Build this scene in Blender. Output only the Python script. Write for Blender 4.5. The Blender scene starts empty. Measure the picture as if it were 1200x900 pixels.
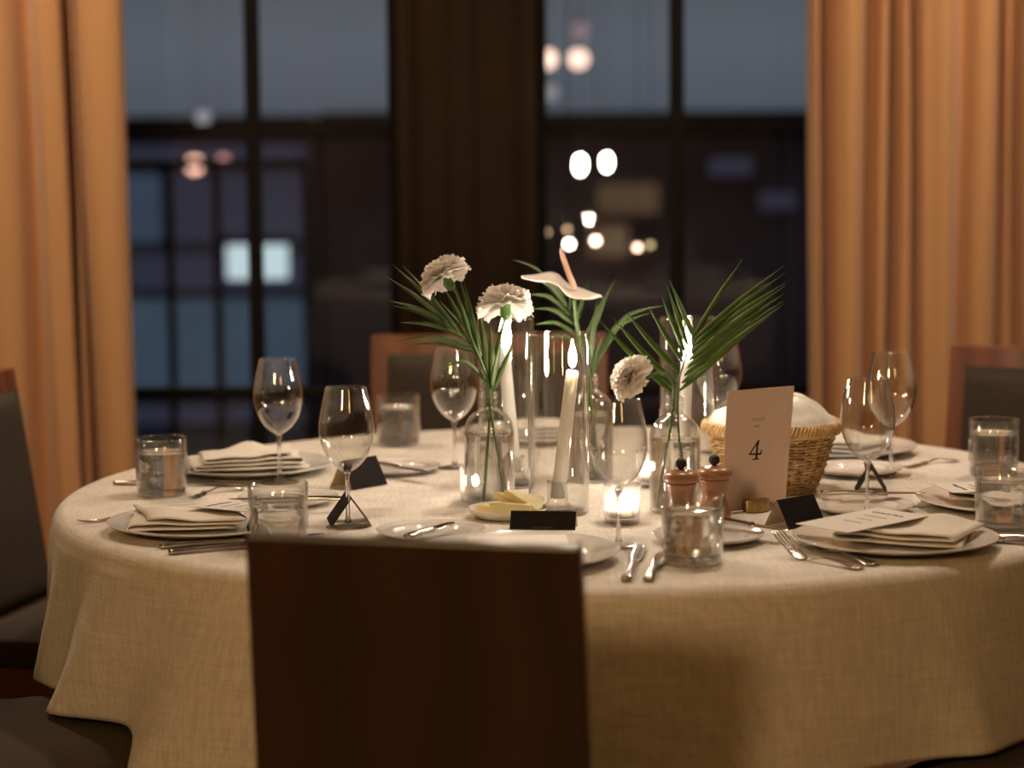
import bpy, bmesh, math, random
from mathutils import Vector, Matrix, noise
R_ = math.radians
rnd = random.Random(7)
scene = bpy.context.scene
col = scene.collection
PI = math.pi

# ------------------------------------------------------------------ camera
F = 2833.0
CAM = Vector((0, 0, 1.376))
PITCH = math.atan(310 / F)
ROT = Matrix.Rotation(R_(90) - PITCH, 3, 'X') @ Matrix.Rotation(R_(-0.5), 3, 'Z')
cd = bpy.data.cameras.new('camera')
cam = bpy.data.objects.new('camera', cd)
col.objects.link(cam)
cam.matrix_world = Matrix.Translation(CAM) @ ROT.to_4x4()
cd.sensor_width = 36
cd.lens = 36 * F / 1200
cd.clip_end = 200
cd.dof.use_dof = True
cd.dof.focus_distance = 3.78
cd.dof.aperture_fstop = 2.35
scene.camera = cam

def ray(px, py):
    return ROT @ Vector(((px - 600) / F, (450 - py) / F, -1))
def P(px, py, z=0.7505):
    d = ray(px, py)
    return CAM + d * ((z - CAM.z) / d.z)
def PY(px, py, Y):
    d = ray(px, py)
    return CAM + d * (Y / d.y)

# ------------------------------------------------------------------ materials
MATS = {}
def mat(name, color=(.5, .5, .5), rough=.5, metal=0, **kw):
    if name in MATS: return MATS[name]
    m = bpy.data.materials.new(name); m.use_nodes = True
    b = m.node_tree.nodes['Principled BSDF']
    b.inputs['Base Color'].default_value = (*color, 1)
    b.inputs['Roughness'].default_value = rough
    b.inputs['Metallic'].default_value = metal
    for k, v in kw.items():
        b.inputs[k.replace('_', ' ')].default_value = v
    MATS[name] = m
    return m
def nodes(m): return m.node_tree.nodes, m.node_tree.links, m.node_tree.nodes['Principled BSDF']
def add_bump(m, tex, strength=.2, dist=.001, out='Fac'):
    n, l, b = nodes(m)
    bp = n.new('ShaderNodeBump'); bp.inputs['Strength'].default_value = strength; bp.inputs['Distance'].default_value = dist
    l.new(tex.outputs[out], bp.inputs['Height']); l.new(bp.outputs[0], b.inputs['Normal'])
def coords(m, scale=(1, 1, 1), kind='Object'):
    n, l, b = nodes(m)
    tc = n.new('ShaderNodeTexCoord'); mp = n.new('ShaderNodeMapping')
    mp.inputs['Scale'].default_value = scale
    l.new(tc.outputs[kind], mp.inputs[0])
    return mp
def noise_col(m, c1, c2, scale=5, mapping=None, detail=4, lo=.35, hi=.65, bump=0, bd=.001):
    n, l, b = nodes(m)
    mp = mapping or coords(m)
    t = n.new('ShaderNodeTexNoise'); t.inputs['Scale'].default_value = scale; t.inputs['Detail'].default_value = detail
    l.new(mp.outputs[0], t.inputs['Vector'])
    cr = n.new('ShaderNodeValToRGB')
    cr.color_ramp.elements[0].position = lo; cr.color_ramp.elements[1].position = hi
    cr.color_ramp.elements[0].color = (*c1, 1); cr.color_ramp.elements[1].color = (*c2, 1)
    l.new(t.outputs['Fac'], cr.inputs[0]); l.new(cr.outputs[0], b.inputs['Base Color'])
    if bump: add_bump(m, t, bump, bd)
    return t
def wood(name, c1, c2, rough=.35, scale=(3, 3, .5), ns=6, dist=2.0):
    m = mat(name, c1, rough)
    n, l, b = nodes(m)
    mp = coords(m, scale)
    w = n.new('ShaderNodeTexWave'); w.wave_type = 'BANDS'; w.bands_direction = 'X'
    w.inputs['Scale'].default_value = ns; w.inputs['Distortion'].default_value = dist * 4
    w.inputs['Detail'].default_value = 3; w.inputs['Detail Scale'].default_value = .8
    l.new(mp.outputs[0], w.inputs['Vector'])
    cr = n.new('ShaderNodeValToRGB'); cr.color_ramp.elements[0].color = (*c1, 1); cr.color_ramp.elements[1].color = (*c2, 1)
    l.new(w.outputs['Fac'], cr.inputs[0]); l.new(cr.outputs[0], b.inputs['Base Color'])
    return m
def emit(name, color, strength):
    m = bpy.data.materials.new(name); m.use_nodes = True
    n, l = m.node_tree.nodes, m.node_tree.links
    for x in list(n): n.remove(x)
    e = n.new('ShaderNodeEmission'); o = n.new('ShaderNodeOutputMaterial')
    e.inputs[0].default_value = (*color, 1); e.inputs[1].default_value = strength
    l.new(e.outputs[0], o.inputs[0])
    return m
def thin_glass(name, tint=(.97, .97, .96), base=.05, edge=.94, power=2.4, rough=.0):
    """clear thin walled glass: mostly transmits, mirrors more at grazing angles"""
    m = bpy.data.materials.new(name); m.use_nodes = True
    n, l = m.node_tree.nodes, m.node_tree.links
    for x in list(n): n.remove(x)
    o = n.new('ShaderNodeOutputMaterial'); mix = n.new('ShaderNodeMixShader')
    t = n.new('ShaderNodeBsdfTransparent'); g = n.new('ShaderNodeBsdfGlossy')
    t.inputs[0].default_value = (*tint, 1); g.inputs['Roughness'].default_value = rough
    g.inputs[0].default_value = (.95, .95, .95, 1)
    lw = n.new('ShaderNodeLayerWeight'); lw.inputs[0].default_value = .5
    pw = n.new('ShaderNodeMath'); pw.operation = 'POWER'; pw.inputs[1].default_value = power
    ma = n.new('ShaderNodeMath'); ma.operation = 'MULTIPLY_ADD'; ma.inputs[1].default_value = edge; ma.inputs[2].default_value = base
    l.new(lw.outputs['Facing'], pw.inputs[0]); l.new(pw.outputs[0], ma.inputs[0]); l.new(ma.outputs[0], mix.inputs[0])
    l.new(t.outputs[0], mix.inputs[1]); l.new(g.outputs[0], mix.inputs[2]); l.new(mix.outputs[0], o.inputs[0])
    return m
def solid_glass(name, ior=1.45, tint=(1, 1, 1), clear=.0, rough=0):
    m = bpy.data.materials.new(name); m.use_nodes = True
    n, l = m.node_tree.nodes, m.node_tree.links
    for x in list(n): n.remove(x)
    o = n.new('ShaderNodeOutputMaterial'); g = n.new('ShaderNodeBsdfGlass')
    g.inputs['IOR'].default_value = ior; g.inputs['Color'].default_value = (*tint, 1); g.inputs['Roughness'].default_value = rough
    mix = n.new('ShaderNodeMixShader'); t = n.new('ShaderNodeBsdfTransparent'); mix.inputs[0].default_value = clear
    t.inputs[0].default_value = (.97, .97, .96, 1)
    l.new(g.outputs[0], mix.inputs[1]); l.new(t.outputs[0], mix.inputs[2]); l.new(mix.outputs[0], o.inputs[0])
    return m

M_thin = thin_glass('clear_glass')
M_ribbed = thin_glass('ribbed_cloudy_glass')
n, l = M_ribbed.node_tree.nodes, M_ribbed.node_tree.links
o_ = [x for x in n if x.type == 'OUTPUT_MATERIAL'][0]; m1_ = o_.inputs[0].links[0].from_node
tl_ = n.new('ShaderNodeBsdfTranslucent'); tl_.inputs[0].default_value = (.95, .92, .88, 1); m2_ = n.new('ShaderNodeMixShader'); m2_.inputs[0].default_value = .10
l.new(m1_.outputs[0], m2_.inputs[1]); l.new(tl_.outputs[0], m2_.inputs[2]); l.new(m2_.outputs[0], o_.inputs[0])
M_pane = thin_glass('window_glass', (.93, .94, .95), .03, .6, 5)
M_glass = solid_glass('thick_glass', 1.47, clear=.2)
M_water = solid_glass('still_water', 1.33, clear=.2)
M_cloth = mat('white_linen', (.80, .745, .67), .9)
def weave(m, sc=900, strength=.25, dist=.0006, kind='Object'):
    n, l, b = nodes(m)
    mp = coords(m, (1, 1, 1), kind)
    outs = []
    for ax in ('X', 'Y', 'Z'):
        w = n.new('ShaderNodeTexWave'); w.bands_direction = ax; w.inputs['Scale'].default_value = sc / 20
        w.inputs['Distortion'].default_value = 1.5; w.inputs['Detail'].default_value = 2; w.inputs['Detail Scale'].default_value = 2
        l.new(mp.outputs[0], w.inputs['Vector']); outs.append(w)
    a = n.new('ShaderNodeMath'); a.operation = 'ADD'; l.new(outs[0].outputs['Fac'], a.inputs[0]); l.new(outs[1].outputs['Fac'], a.inputs[1])
    c = n.new('ShaderNodeMath'); c.operation = 'ADD'; l.new(a.outputs[0], c.inputs[0]); l.new(outs[2].outputs['Fac'], c.inputs[1])
    ns = n.new('ShaderNodeTexNoise'); ns.inputs['Scale'].default_value = 14; ns.inputs['Detail'].default_value = 6
    l.new(mp.outputs[0], ns.inputs['Vector'])
    bp = n.new('ShaderNodeBump'); bp.inputs['Strength'].default_value = strength; bp.inputs['Distance'].default_value = dist
    l.new(c.outputs[0], bp.inputs['Height'])
    bp2 = n.new('ShaderNodeBump'); bp2.inputs['Strength'].default_value = .35; bp2.inputs['Distance'].default_value = .006
    l.new(ns.outputs['Fac'], bp2.inputs['Height']); l.new(bp2.outputs[0], bp.inputs['Normal'])
    l.new(bp.outputs[0], b.inputs['Normal'])
    return c
n, l, b = nodes(M_cloth)
tc_ = n.new('ShaderNodeTexCoord'); prev_ = None
for sc_ in ((330, 22, 22), (22, 330, 22), (14, 14, 330)):
    mp_ = n.new('ShaderNodeMapping'); mp_.inputs['Scale'].default_value = sc_; l.new(tc_.outputs['Object'], mp_.inputs[0])
    t_ = n.new('ShaderNodeTexNoise'); t_.inputs['Scale'].default_value = 1; t_.inputs['Detail'].default_value = 3; l.new(mp_.outputs[0], t_.inputs['Vector'])
    if prev_ is None: prev_ = t_.outputs['Fac']
    else:
        a_ = n.new('ShaderNodeMath'); a_.operation = 'ADD'; l.new(prev_, a_.inputs[0]); l.new(t_.outputs['Fac'], a_.inputs[1]); prev_ = a_.outputs[0]
mr = n.new('ShaderNodeMapRange'); mr.inputs[1].default_value = 1.05; mr.inputs[2].default_value = 1.95; mr.inputs[3].default_value = .76; mr.inputs[4].default_value = 1.14
l.new(prev_, mr.inputs[0])
mx = n.new('ShaderNodeMixRGB'); mx.blend_type = 'MULTIPLY'; mx.inputs[0].default_value = 1; mx.inputs[1].default_value = (.80, .745, .67, 1)
l.new(mr.outputs[0], mx.inputs[2]); l.new(mx.outputs[0], b.inputs['Base Color'])
bp_ = n.new('ShaderNodeBump'); bp_.inputs['Strength'].default_value = .4; bp_.inputs['Distance'].default_value = .0012; l.new(prev_, bp_.inputs['Height'])
ns_ = n.new('ShaderNodeTexNoise'); ns_.inputs['Scale'].default_value = 6; ns_.inputs['Detail'].default_value = 3; l.new(tc_.outputs['Object'], ns_.inputs['Vector'])
bq_ = n.new('ShaderNodeBump'); bq_.inputs['Strength'].default_value = .25; bq_.inputs['Distance'].default_value = .02; l.new(ns_.outputs['Fac'], bq_.inputs['Height']); l.new(bq_.outputs[0], bp_.inputs['Normal'])
l.new(bp_.outputs[0], b.inputs['Normal'])
b.inputs['Sheen Weight'].default_value = .15

M_napkin = mat('cotton_napkin', (.80, .755, .69), .9); noise_col(M_napkin, (.78, .73, .66), (.83, .79, .72), 40, bump=.15)
M_china = mat('white_china', (.82, .79, .75), .12); MATS['white_china'].node_tree.nodes['Principled BSDF'].inputs['Coat Weight'].default_value = .3
noise_col(M_china, (.81, .78, .74), (.83, .80, .76), 3)
M_paper = mat('white_card_stock', (.80, .77, .73), .7); noise_col(M_paper, (.78, .75, .71), (.82, .79, .75), 150)
M_number_paper = mat('blush_card_stock', (.80, .64, .56), .7); noise_col(M_number_paper, (.78, .62, .54), (.82, .66, .58), 200, bump=.1)
M_kraft = mat('beige_card_inside', (.62, .53, .40), .8); noise_col(M_kraft, (.58, .49, .37), (.65, .56, .43), 150)
M_black = mat('black_card', (.012, .009, .009), .8, Specular_IOR_Level=.15); noise_col(M_black, (.010, .008, .008), (.016, .012, .012), 200)
M_ink = mat('black_ink', (.015, .012, .012), .6); noise_col(M_ink, (.013, .011, .011), (.018, .014, .014), 300)
M_greyink = mat('grey_ink', (.33, .26, .22), .6); noise_col(M_greyink, (.31, .25, .21), (.35, .28, .24), 300)
M_goldink = mat('tan_ink', (.25, .16, .09), .5); noise_col(M_goldink, (.08, .045, .025), (.10, .055, .03), 300)
M_brass = mat('antique_brass', (.36, .24, .10), .32, 1); noise_col(M_brass, (.30, .19, .07), (.42, .29, .13), 60)
M_steel = mat('polished_steel', (.62, .56, .52), .16, 1); noise_col(M_steel, (.58, .52, .48), (.66, .60, .56), 30)
M_wax = mat('white_wax', (.95, .92, .87), .45, Subsurface_Weight=.9)
M_wax.node_tree.nodes['Principled BSDF'].inputs['Subsurface Radius'].default_value = (.030, .026, .022)
M_wax.node_tree.nodes['Principled BSDF'].inputs['Subsurface Scale'].default_value = 1.0
noise_col(M_wax, (.94, .90, .84), (.97, .94, .90), 60)
M_wick = mat('burnt_wick', (.02, .015, .012), .9); noise_col(M_wick, (.015, .012, .01), (.03, .02, .015), 300)
M_flame = emit('candle_flame_glow', (1.0, .82, .66), 520)
M_tflame = emit('tealight_flame_glow', (1.0, .80, .62), 300)
M_petal = mat('white_petal', (.95, .91, .86), .6); noise_col(M_petal, (.93, .88, .82), (.97, .94, .90), 60)
M_spathe = mat('white_waxy_spathe', (.92, .86, .80), .25); noise_col(M_spathe, (.90, .84, .77), (.94, .89, .84), 30)
M_spadix = mat('pink_spadix', (.86, .55, .42), .5); noise_col(M_spadix, (.82, .50, .38), (.90, .62, .50), 400, bump=.5)
M_leaf = mat('palm_green', (.06, .12, .03), .42); noise_col(M_leaf, (.07, .14, .03), (.13, .21, .05), 25)
M_leafd = mat('deep_palm_green', (.05, .11, .025), .4); noise_col(M_leafd, (.045, .080, .022), (.085, .13, .035), 25)
def translucent(m, fac, color):
    n, l, b = nodes(m)
    o_ = [x for x in n if x.type == 'OUTPUT_MATERIAL'][0]
    t_ = n.new('ShaderNodeBsdfTranslucent'); t_.inputs[0].default_value = (*color, 1)
    mx_ = n.new('ShaderNodeMixShader'); mx_.inputs[0].default_value = fac
    l.new(b.outputs[0], mx_.inputs[1]); l.new(t_.outputs[0], mx_.inputs[2]); l.new(mx_.outputs[0], o_.inputs[0])
translucent(M_petal, .26, (.97, .93, .88)); translucent(M_leaf, .3, (.16, .26, .05)); translucent(M_leafd, .25, (.11, .17, .04))
M_stem = mat('flower_stem_green', (.07, .16, .04), .45); noise_col(M_stem, (.05, .12, .03), (.10, .20, .05), 60)
M_wood = wood('red_brown_wood', (.155, .045, .018), (.225, .078, .032), .35, (1.6, 1.6, .5), 3.2, 1.8)
M_wood_shade = wood('shade_darkened_wood', (.033, .016, .008), (.048, .020, .010), .35, (1.4, 1.4, .95), 1.6, 2.6)  # chair wood with the shade of its rear side put into the colour
M_wool = mat('grey_wool_upholstery', (.07, .058, .048), .95); noise_col(M_wool, (.040, .029, .021), (.066, .050, .037), 350, bump=.4)
M_mill = wood('turned_beech_wood', (.30, .145, .075), (.42, .22, .12), .3, (1, 1, 12), 5, .6)
M_darkwood = wood('dark_table_wood', (.07, .035, .018), (.10, .05, .025), .4)
M_wicker = mat('pale_wicker', (.62, .40, .17), .55); noise_col(M_wicker, (.42, .25, .09), (.78, .55, .27), 60, bump=.3)
M_cheese = mat('pale_cheese', (.86, .76, .42), .45, Subsurface_Weight=.2); noise_col(M_cheese, (.84, .73, .38), (.89, .80, .50), 20)
M_floor = wood('dark_floor_boards', (.055, .022, .012), (.085, .036, .018), .4, (4, .4, 1), 3, 1)
M_wall = mat('dark_plaster_wall', (.20, .145, .10), .9); noise_col(M_wall, (.18, .13, .09), (.22, .16, .11), 4, bump=.1)
M_ceil = mat('ceiling_paint', (.30, .25, .20), .9); noise_col(M_ceil, (.28, .23, .18), (.32, .27, .22), 3)
M_frame = mat('black_window_metal', (.006, .005, .005), .6, Specular_IOR_Level=.15); noise_col(M_frame, (.005, .004, .004), (.008, .006, .005), 40)
M_pillar = mat('dark_bronze_panel', (.022, .011, .004), .45, Specular_IOR_Level=.12); noise_col(M_pillar, (.016, .008, .003), (.030, .015, .006), 2.5)
M_curt = mat('ochre_curtain', (.62, .34, .155), .85); weave(M_curt, 1600, .12, .0004)
M_curt.node_tree.nodes['Principled BSDF'].inputs['Sheen Weight'].default_value = .3
M_ground = mat('wet_asphalt', (.03, .03, .035), .4); noise_col(M_ground, (.025, .025, .03), (.04, .04, .045), 2)
M_facade = mat('dark_facade', (.10, .085, .10), .8); noise_col(M_facade, (.36, .34, .40), (.50, .47, .52), .6, detail=2)
M_rail = mat('black_rail_metal', (.01, .01, .011), .5); noise_col(M_rail, (.009, .009, .01), (.013, .013, .014), 10)
def lit(name, c1, c2, s, scale=.8):
    m = emit(name, c1, s); n, l = m.node_tree.nodes, m.node_tree.links
    e = [x for x in n if x.type == 'EMISSION'][0]
    tc = n.new('ShaderNodeTexCoord'); t = n.new('ShaderNodeTexNoise'); t.inputs['Scale'].default_value = scale
    l.new(tc.outputs['Object'], t.inputs['Vector']); cr = n.new('ShaderNodeValToRGB')
    cr.color_ramp.elements[0].position = .3; cr.color_ramp.elements[1].position = .7
    cr.color_ramp.elements[0].color = (*c1, 1); cr.color_ramp.elements[1].color = (*c2, 1)
    l.new(t.outputs['Fac'], cr.inputs[0]); l.new(cr.outputs[0], e.inputs[0])
    return m
M_shopglow = lit('cool_lit_shop_window', (.038, .052, .085), (.050, .078, .100), 1.0)
M_warmglow = lit('warm_room_reflection', (.05, .03, .016), (.13, .08, .045), 1.0, .5)  # warm emission standing in for the room mirrored in the right window
M_facade2 = mat('unlit_brick_facade', (.05, .035, .035), .9); noise_col(M_facade2, (.20, .13, .15), (.40, .27, .28), .7, detail=2)

# ------------------------------------------------------------------ mesh helpers
def link(name, bm, m, parent=None, smooth=True, loc=None, mods=None):
    me = bpy.data.meshes.new(name)
    bmesh.ops.recalc_face_normals(bm, faces=bm.faces)
    bm.to_mesh(me); bm.free()
    if smooth:
        for p in me.polygons: p.use_smooth = True
    o = bpy.data.objects.new(name, me)
    for x in (m if isinstance(m, (list, tuple)) else [m]): me.materials.append(x)
    col.objects.link(o)
    if parent is not None: o.parent = parent
    if loc is not None: o.location = loc
    return o
def bevel(o, w, seg=2):
    b = o.modifiers.new('bevel', 'BEVEL'); b.width = w; b.segments = seg; b.limit_method = 'ANGLE'; b.angle_limit = R_(40)
    return o
def tag(o, label, cat, group=None, kind=None):
    if label: o['label'] = label
    if cat: o['category'] = cat
    if group: o['group'] = group
    if kind: o['kind'] = kind
    return o
def thing(name, loc, label, cat, rz=0, group=None):
    o = bpy.data.objects.new(name, None); o.empty_display_size = .05
    col.objects.link(o); o.location = loc; o.rotation_euler = (0, 0, rz)
    return tag(o, label, cat, group)
def box_bm(bm, x0, x1, y0, y1, z0, z1, mtx=None):
    vs = []
    for x in (x0, x1):
        for y in (y0, y1):
            for z in (z0, z1):
                v = Vector((x, y, z))
                vs.append(bm.verts.new(mtx @ v if mtx else v))
    for f in ((0, 1, 3, 2), (4, 6, 7, 5), (0, 4, 5, 1), (2, 3, 7, 6), (0, 2, 6, 4), (1, 5, 7, 3)):
        bm.faces.new([vs[i] for i in f])
    return vs
def box(x0, x1, y0, y1, z0, z1, mtx=None):
    bm = bmesh.new(); box_bm(bm, x0, x1, y0, y1, z0, z1, mtx); return bm
def lathe_bm(bm, prof, seg=48, closed=True, ribs=0, ramp=0, mtx=None):
    rings = []
    for r, z in prof:
        if r < 1e-6:
            v = Vector((0, 0, z)); rings.append([bm.verts.new(mtx @ v if mtx else v)])
        else:
            ring = []
            for i in range(seg):
                a = 2 * PI * i / seg
                rr = r * (1 + (ramp * math.cos(ribs * a) if ribs else 0))
                v = Vector((rr * math.cos(a), rr * math.sin(a), z)); ring.append(bm.verts.new(mtx @ v if mtx else v))
            rings.append(ring)
    pairs = list(zip(rings, rings[1:]))
    if closed and len(rings[0]) > 1 and len(rings[-1]) > 1: pairs.append((rings[-1], rings[0]))
    for a, b in pairs:
        if len(a) == 1 and len(b) == 1: continue
        for i in range(seg):
            j = (i + 1) % seg
            if len(a) == 1: bm.faces.new((a[0], b[j], b[i]))
            elif len(b) == 1: bm.faces.new((a[i], a[j], b[0]))
            else: bm.faces.new((a[i], a[j], b[j], b[i]))
    return bm
def lathe(prof, seg=48, closed=False, **k):
    return lathe_bm(bmesh.new(), prof, seg, closed, **k)
def smooth_prof(pts, n=6):
    """Catmull-Rom through (r, z) points"""
    out = []
    for i in range(len(pts) - 1):
        p0 = pts[max(i - 1, 0)]; p1 = pts[i]; p2 = pts[i + 1]; p3 = pts[min(i + 2, len(pts) - 1)]
        for k in range(n):
            t = k / n
            out.append(tuple(max(0 if c == 0 else -9, .5 * ((2 * p1[c]) + (-p0[c] + p2[c]) * t + (2 * p0[c] - 5 * p1[c] + 4 * p2[c] - p3[c]) * t * t + (-p0[c] + 3 * p1[c] - 3 * p2[c] + p3[c]) * t ** 3)) for c in range(len(p1))))
    out.append(tuple(pts[-1]))
    return out
def spline(pts, n=6):
    pts = [tuple(p) for p in pts]
    out = []
    for i in range(len(pts) - 1):
        p0 = pts[max(i - 1, 0)]; p1 = pts[i]; p2 = pts[i + 1]; p3 = pts[min(i + 2, len(pts) - 1)]
        for k in range(n):
            t = k / n
            out.append(Vector([.5 * ((2 * p1[c]) + (-p0[c] + p2[c]) * t + (2 * p0[c] - 5 * p1[c] + 4 * p2[c] - p3[c]) * t * t + (-p0[c] + 3 * p1[c] - 3 * p2[c] + p3[c]) * t ** 3) for c in range(3)]))
    out.append(Vector(pts[-1]))
    return out
def tube_bm(bm, path, rad, seg=8, closed=False, cap=True):
    path = [Vector(p) for p in path]
    n = len(path)
    rads = rad if isinstance(rad, (list, tuple)) else [rad] * n
    up = Vector((0, 0, 1)); rings = []
    prev = None
    for i, p in enumerate(path):
        a = path[(i - 1) % n] if (closed or i > 0) else p
        c = path[(i + 1) % n] if (closed or i < n - 1) else p
        t = (c - a).normalized()
        if prev is None:
            ref = up if abs(t.dot(up)) < .9 else Vector((1, 0, 0))
            u = t.cross(ref).normalized()
        else:
            u = (prev - t * prev.dot(t)).normalized()
        prev = u; v = t.cross(u)
        rings.append([bm.verts.new(p + (u * math.cos(2 * PI * k / seg) + v * math.sin(2 * PI * k / seg)) * rads[i]) for k in range(seg)])
    for i in range(n if closed else n - 1):
        a, b = rings[i], rings[(i + 1) % n]
        for k in range(seg):
            j = (k + 1) % seg
            bm.faces.new((a[k], a[j], b[j], b[k]))
    if cap and not closed:
        bm.faces.new(rings[0]); bm.faces.new(rings[-1])
    return bm
def tube(path, rad, seg=8, **k): return tube_bm(bmesh.new(), path, rad, seg, **k)
def ribbon_bm(bm, pts, hw, th, side=None):
    """closed flat bar: pts centre line, hw half widths, th thickness"""
    pts = [Vector(p) for p in pts]; rings = []
    ths = th if isinstance(th, (list, tuple)) else [th] * len(pts)
    for i, p in enumerate(pts):
        t = (pts[min(i + 1, len(pts) - 1)] - pts[max(i - 1, 0)]).normalized()
        s = side or Vector((0, 0, 1)).cross(t).normalized()
        u = t.cross(s).normalized()
        h = ths[i] / 2
        rings.append([bm.verts.new(p + s * hw[i] * a + u * h * b) for a, b in ((-1, -.3), (-.7, -1), (.7, -1), (1, -.3), (1, .3), (.7, 1), (-.7, 1), (-1, .3))])
    for a, b in zip(rings, rings[1:]):
        for k in range(8):
            j = (k + 1) % 8; bm.faces.new((a[k], a[j], b[j], b[k]))
    bm.faces.new(rings[0]); bm.faces.new(rings[-1])
    return bm
def prism(poly, thick):
    """polygon of Vectors extruded by the vector thick"""
    bm = bmesh.new()
    a = [bm.verts.new(p) for p in poly]; b = [bm.verts.new(p + thick) for p in poly]
    bm.faces.new(a); bm.faces.new(b[::-1])
    for i in range(len(a)):
        j = (i + 1) % len(a); bm.faces.new((a[i], a[j], b[j], b[i]))
    return bm
def copy_tree(o, parent=None):
    c = o.copy(); col.objects.link(c); c.parent = parent
    for ch in list(o.children): copy_tree(ch, c)
    return c

# ------------------------------------------------------------------ the room
X0, X1, Y0, Y1, H = -3.4, 3.4, -2.6, 6.60, 2.95
def struct(name, bm, m, parent=None, smooth=False):
    o = link(name, bm, m, parent, smooth)
    if parent is None: o['kind'] = 'structure'
    return o
struct('floor', box(X0, X1, Y0, Y1, -.1, 0), M_floor)
struct('ceiling', box(X0, X1, Y0, Y1, H, H + .1), M_ceil)
struct('wall_left', box(X0 - .1, X0, Y0, Y1, 0, H), M_wall)
struct('wall_right', box(X1, X1 + .1, Y0, Y1, 0, H), M_wall)
struct('wall_front', box(X0, X1, Y0 - .1, Y0, 0, H), M_wall)
def wx(px, Y=Y1): return PY(px, 300, Y).x
def wz(py, Y=Y1): return PY(600, py, Y).z
W1a, W1b = wx(150) - .55, wx(469)      # left window opening
W2a, W2b = wx(629), wx(942) + .75      # right window opening
ZT = 2.55
bm = bmesh.new()
box_bm(bm, X0, W1a, Y1, Y1 + .2, 0, H)
box_bm(bm, W2b, X1, Y1, Y1 + .2, 0, H)
box_bm(bm, W1a, W2b, Y1, Y1 + .2, ZT, H)
box_bm(bm, W1a, W1b, Y1, Y1 + .2, 0, .12)
box_bm(bm, W2a, W2b, Y1, Y1 + .2, 0, .12)
struct('wall_back', bm, M_wall)
# dark pillar between the windows, two broad vertical boards with a raised edge
bm = box(W1b, W2a, Y1 - .02, Y1 + .2, 0, ZT)
wpm = W1b + (W2a - W1b) * .46
box_bm(bm, W1b, W1b + .035, Y1 - .05, Y1 - .02, 0, ZT)
box_bm(bm, W2a - .035, W2a, Y1 - .05, Y1 - .02, 0, ZT)
box_bm(bm, wpm - .03, wpm + .03, Y1 - .035, Y1 - .02, 0, ZT)
struct('trim_1', bm, M_pillar)
zb1, zb2 = wz(151), wz(461)
def window(nm, xa, xb, mull, bars):
    root = bpy.data.objects.new(nm, None); col.objects.link(root); root['kind'] = 'structure'
    bm = bmesh.new()
    box_bm(bm, xa, xa + .03, Y1 + .03, Y1 + .10, .12, ZT)
    box_bm(bm, xb - .03, xb, Y1 + .03, Y1 + .10, .12, ZT)
    box_bm(bm, xa, xb, Y1 + .03, Y1 + .10, .12, .17)
    box_bm(bm, xa, xb, Y1 + .03, Y1 + .10, ZT - .05, ZT)
    bevel(link('window_frame', bm, M_frame, root, False), .004)
    for x in mull: bevel(link('mullion', box(x - .019, x + .019, Y1 + .035, Y1 + .095, .17, ZT - .05), M_frame, root, False), .004)
    for z in bars: bevel(link('glazing_bar', box(xa + .03, xb - .03, Y1 + .04, Y1 + .09, z - .016, z + .016), M_frame, root, False), .004)
    link('window_pane', box(xa + .02, xb - .02, Y1 + .062, Y1 + .066, .14, ZT - .02), M_pane, root, False)
    return root
window('window_1', W1a, W1b, [wx(297), wx(297) - .42], [zb1, zb2, zb1 + .71])
window('window_2', W2a, W2b, [wx(795), wx(795) + .42], [wz(148), wz(461), zb1 + .71])

# curtains: folds given as pixel stations (luminous ridges and dark valleys)
def curtain(name, stations, Y, label, zlo=.03, zhi=H - .02, slant=0):
    """stations: (px at eye height, depth towards camera) control points"""
    pts = [(PY(px, 300, Y).x, Y - (d * 1.5 if d > 0 else d * 1.3)) for px, d in stations]
    prof = spline([(x, y, 0) for x, y in pts], 10)
    bm = bmesh.new(); nz = 26; rows = []
    for k in range(nz + 1):
        z = zlo + (zhi - zlo) * k / nz
        row = []
        for i, p in enumerate(prof):
            s = i / len(prof)
            wob = .010 * noise.noise(Vector((s * 9, z * .9, 3.1))) + .006 * math.sin(z * 2.1 + s * 17)
            row.append(bm.verts.new((p.x + wob + slant * (1.2 - z), p.y + .012 * noise.noise(Vector((s * 12, z * .8, 9))), z)))
        rows.append(row)
    for a, b in zip(rows, rows[1:]):
        for i in range(len(a) - 1): bm.faces.new((a[i], a[i + 1], b[i + 1], b[i]))
    o = link(name, bm, M_curt)
    s = o.modifiers.new('cloth', 'SOLIDIFY'); s.thickness = .003; s.offset = 1
    return tag(o, label, 'curtain')
curtain('curtain', [(-260, .06), (-225, .0), (-190, .07), (-150, .0), (-105, .07), (-60, .01), (-25, .06), (8, .075), (26, .06), (42, .0), (60, .05), (72, .055), (82, .052), (87, .035), (82, -.04), (87, -.11), (94, -.07), (91, .01), (95, .03), (100, .015), (97, -.03), (102, -.04), (104, .01), (108, .035), (122, .055), (138, .058), (150, .05), (154, .03)],
        6.32, 'ochre curtain hanging at the window beside the left-hand wooden chair', slant=.012)
rst = [(943, .02), (950, .05), (957, .045), (965, -.015), (974, .04), (990, .07), (1003, .055), (1013, .0), (1022, .045), (1031, .05), (1039, -.005), (1047, .04), (1058, .05), (1068, .0), (1076, .05),
       (1084, .065), (1100, .085), (1112, .055), (1121, .015), (1135, .05), (1150, .06), (1158, .045), (1165, -.01), (1171, .03), (1178, .03), (1186, -.02), (1196, .05), (1212, .06), (1226, .0), (1245, .06), (1268, .0), (1290, .06), (1315, .0), (1340, .06), (1370, .0)]
curtain('curtain', rst, 6.32, 'ochre pleated curtain hanging behind the bread basket side of the table')

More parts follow.
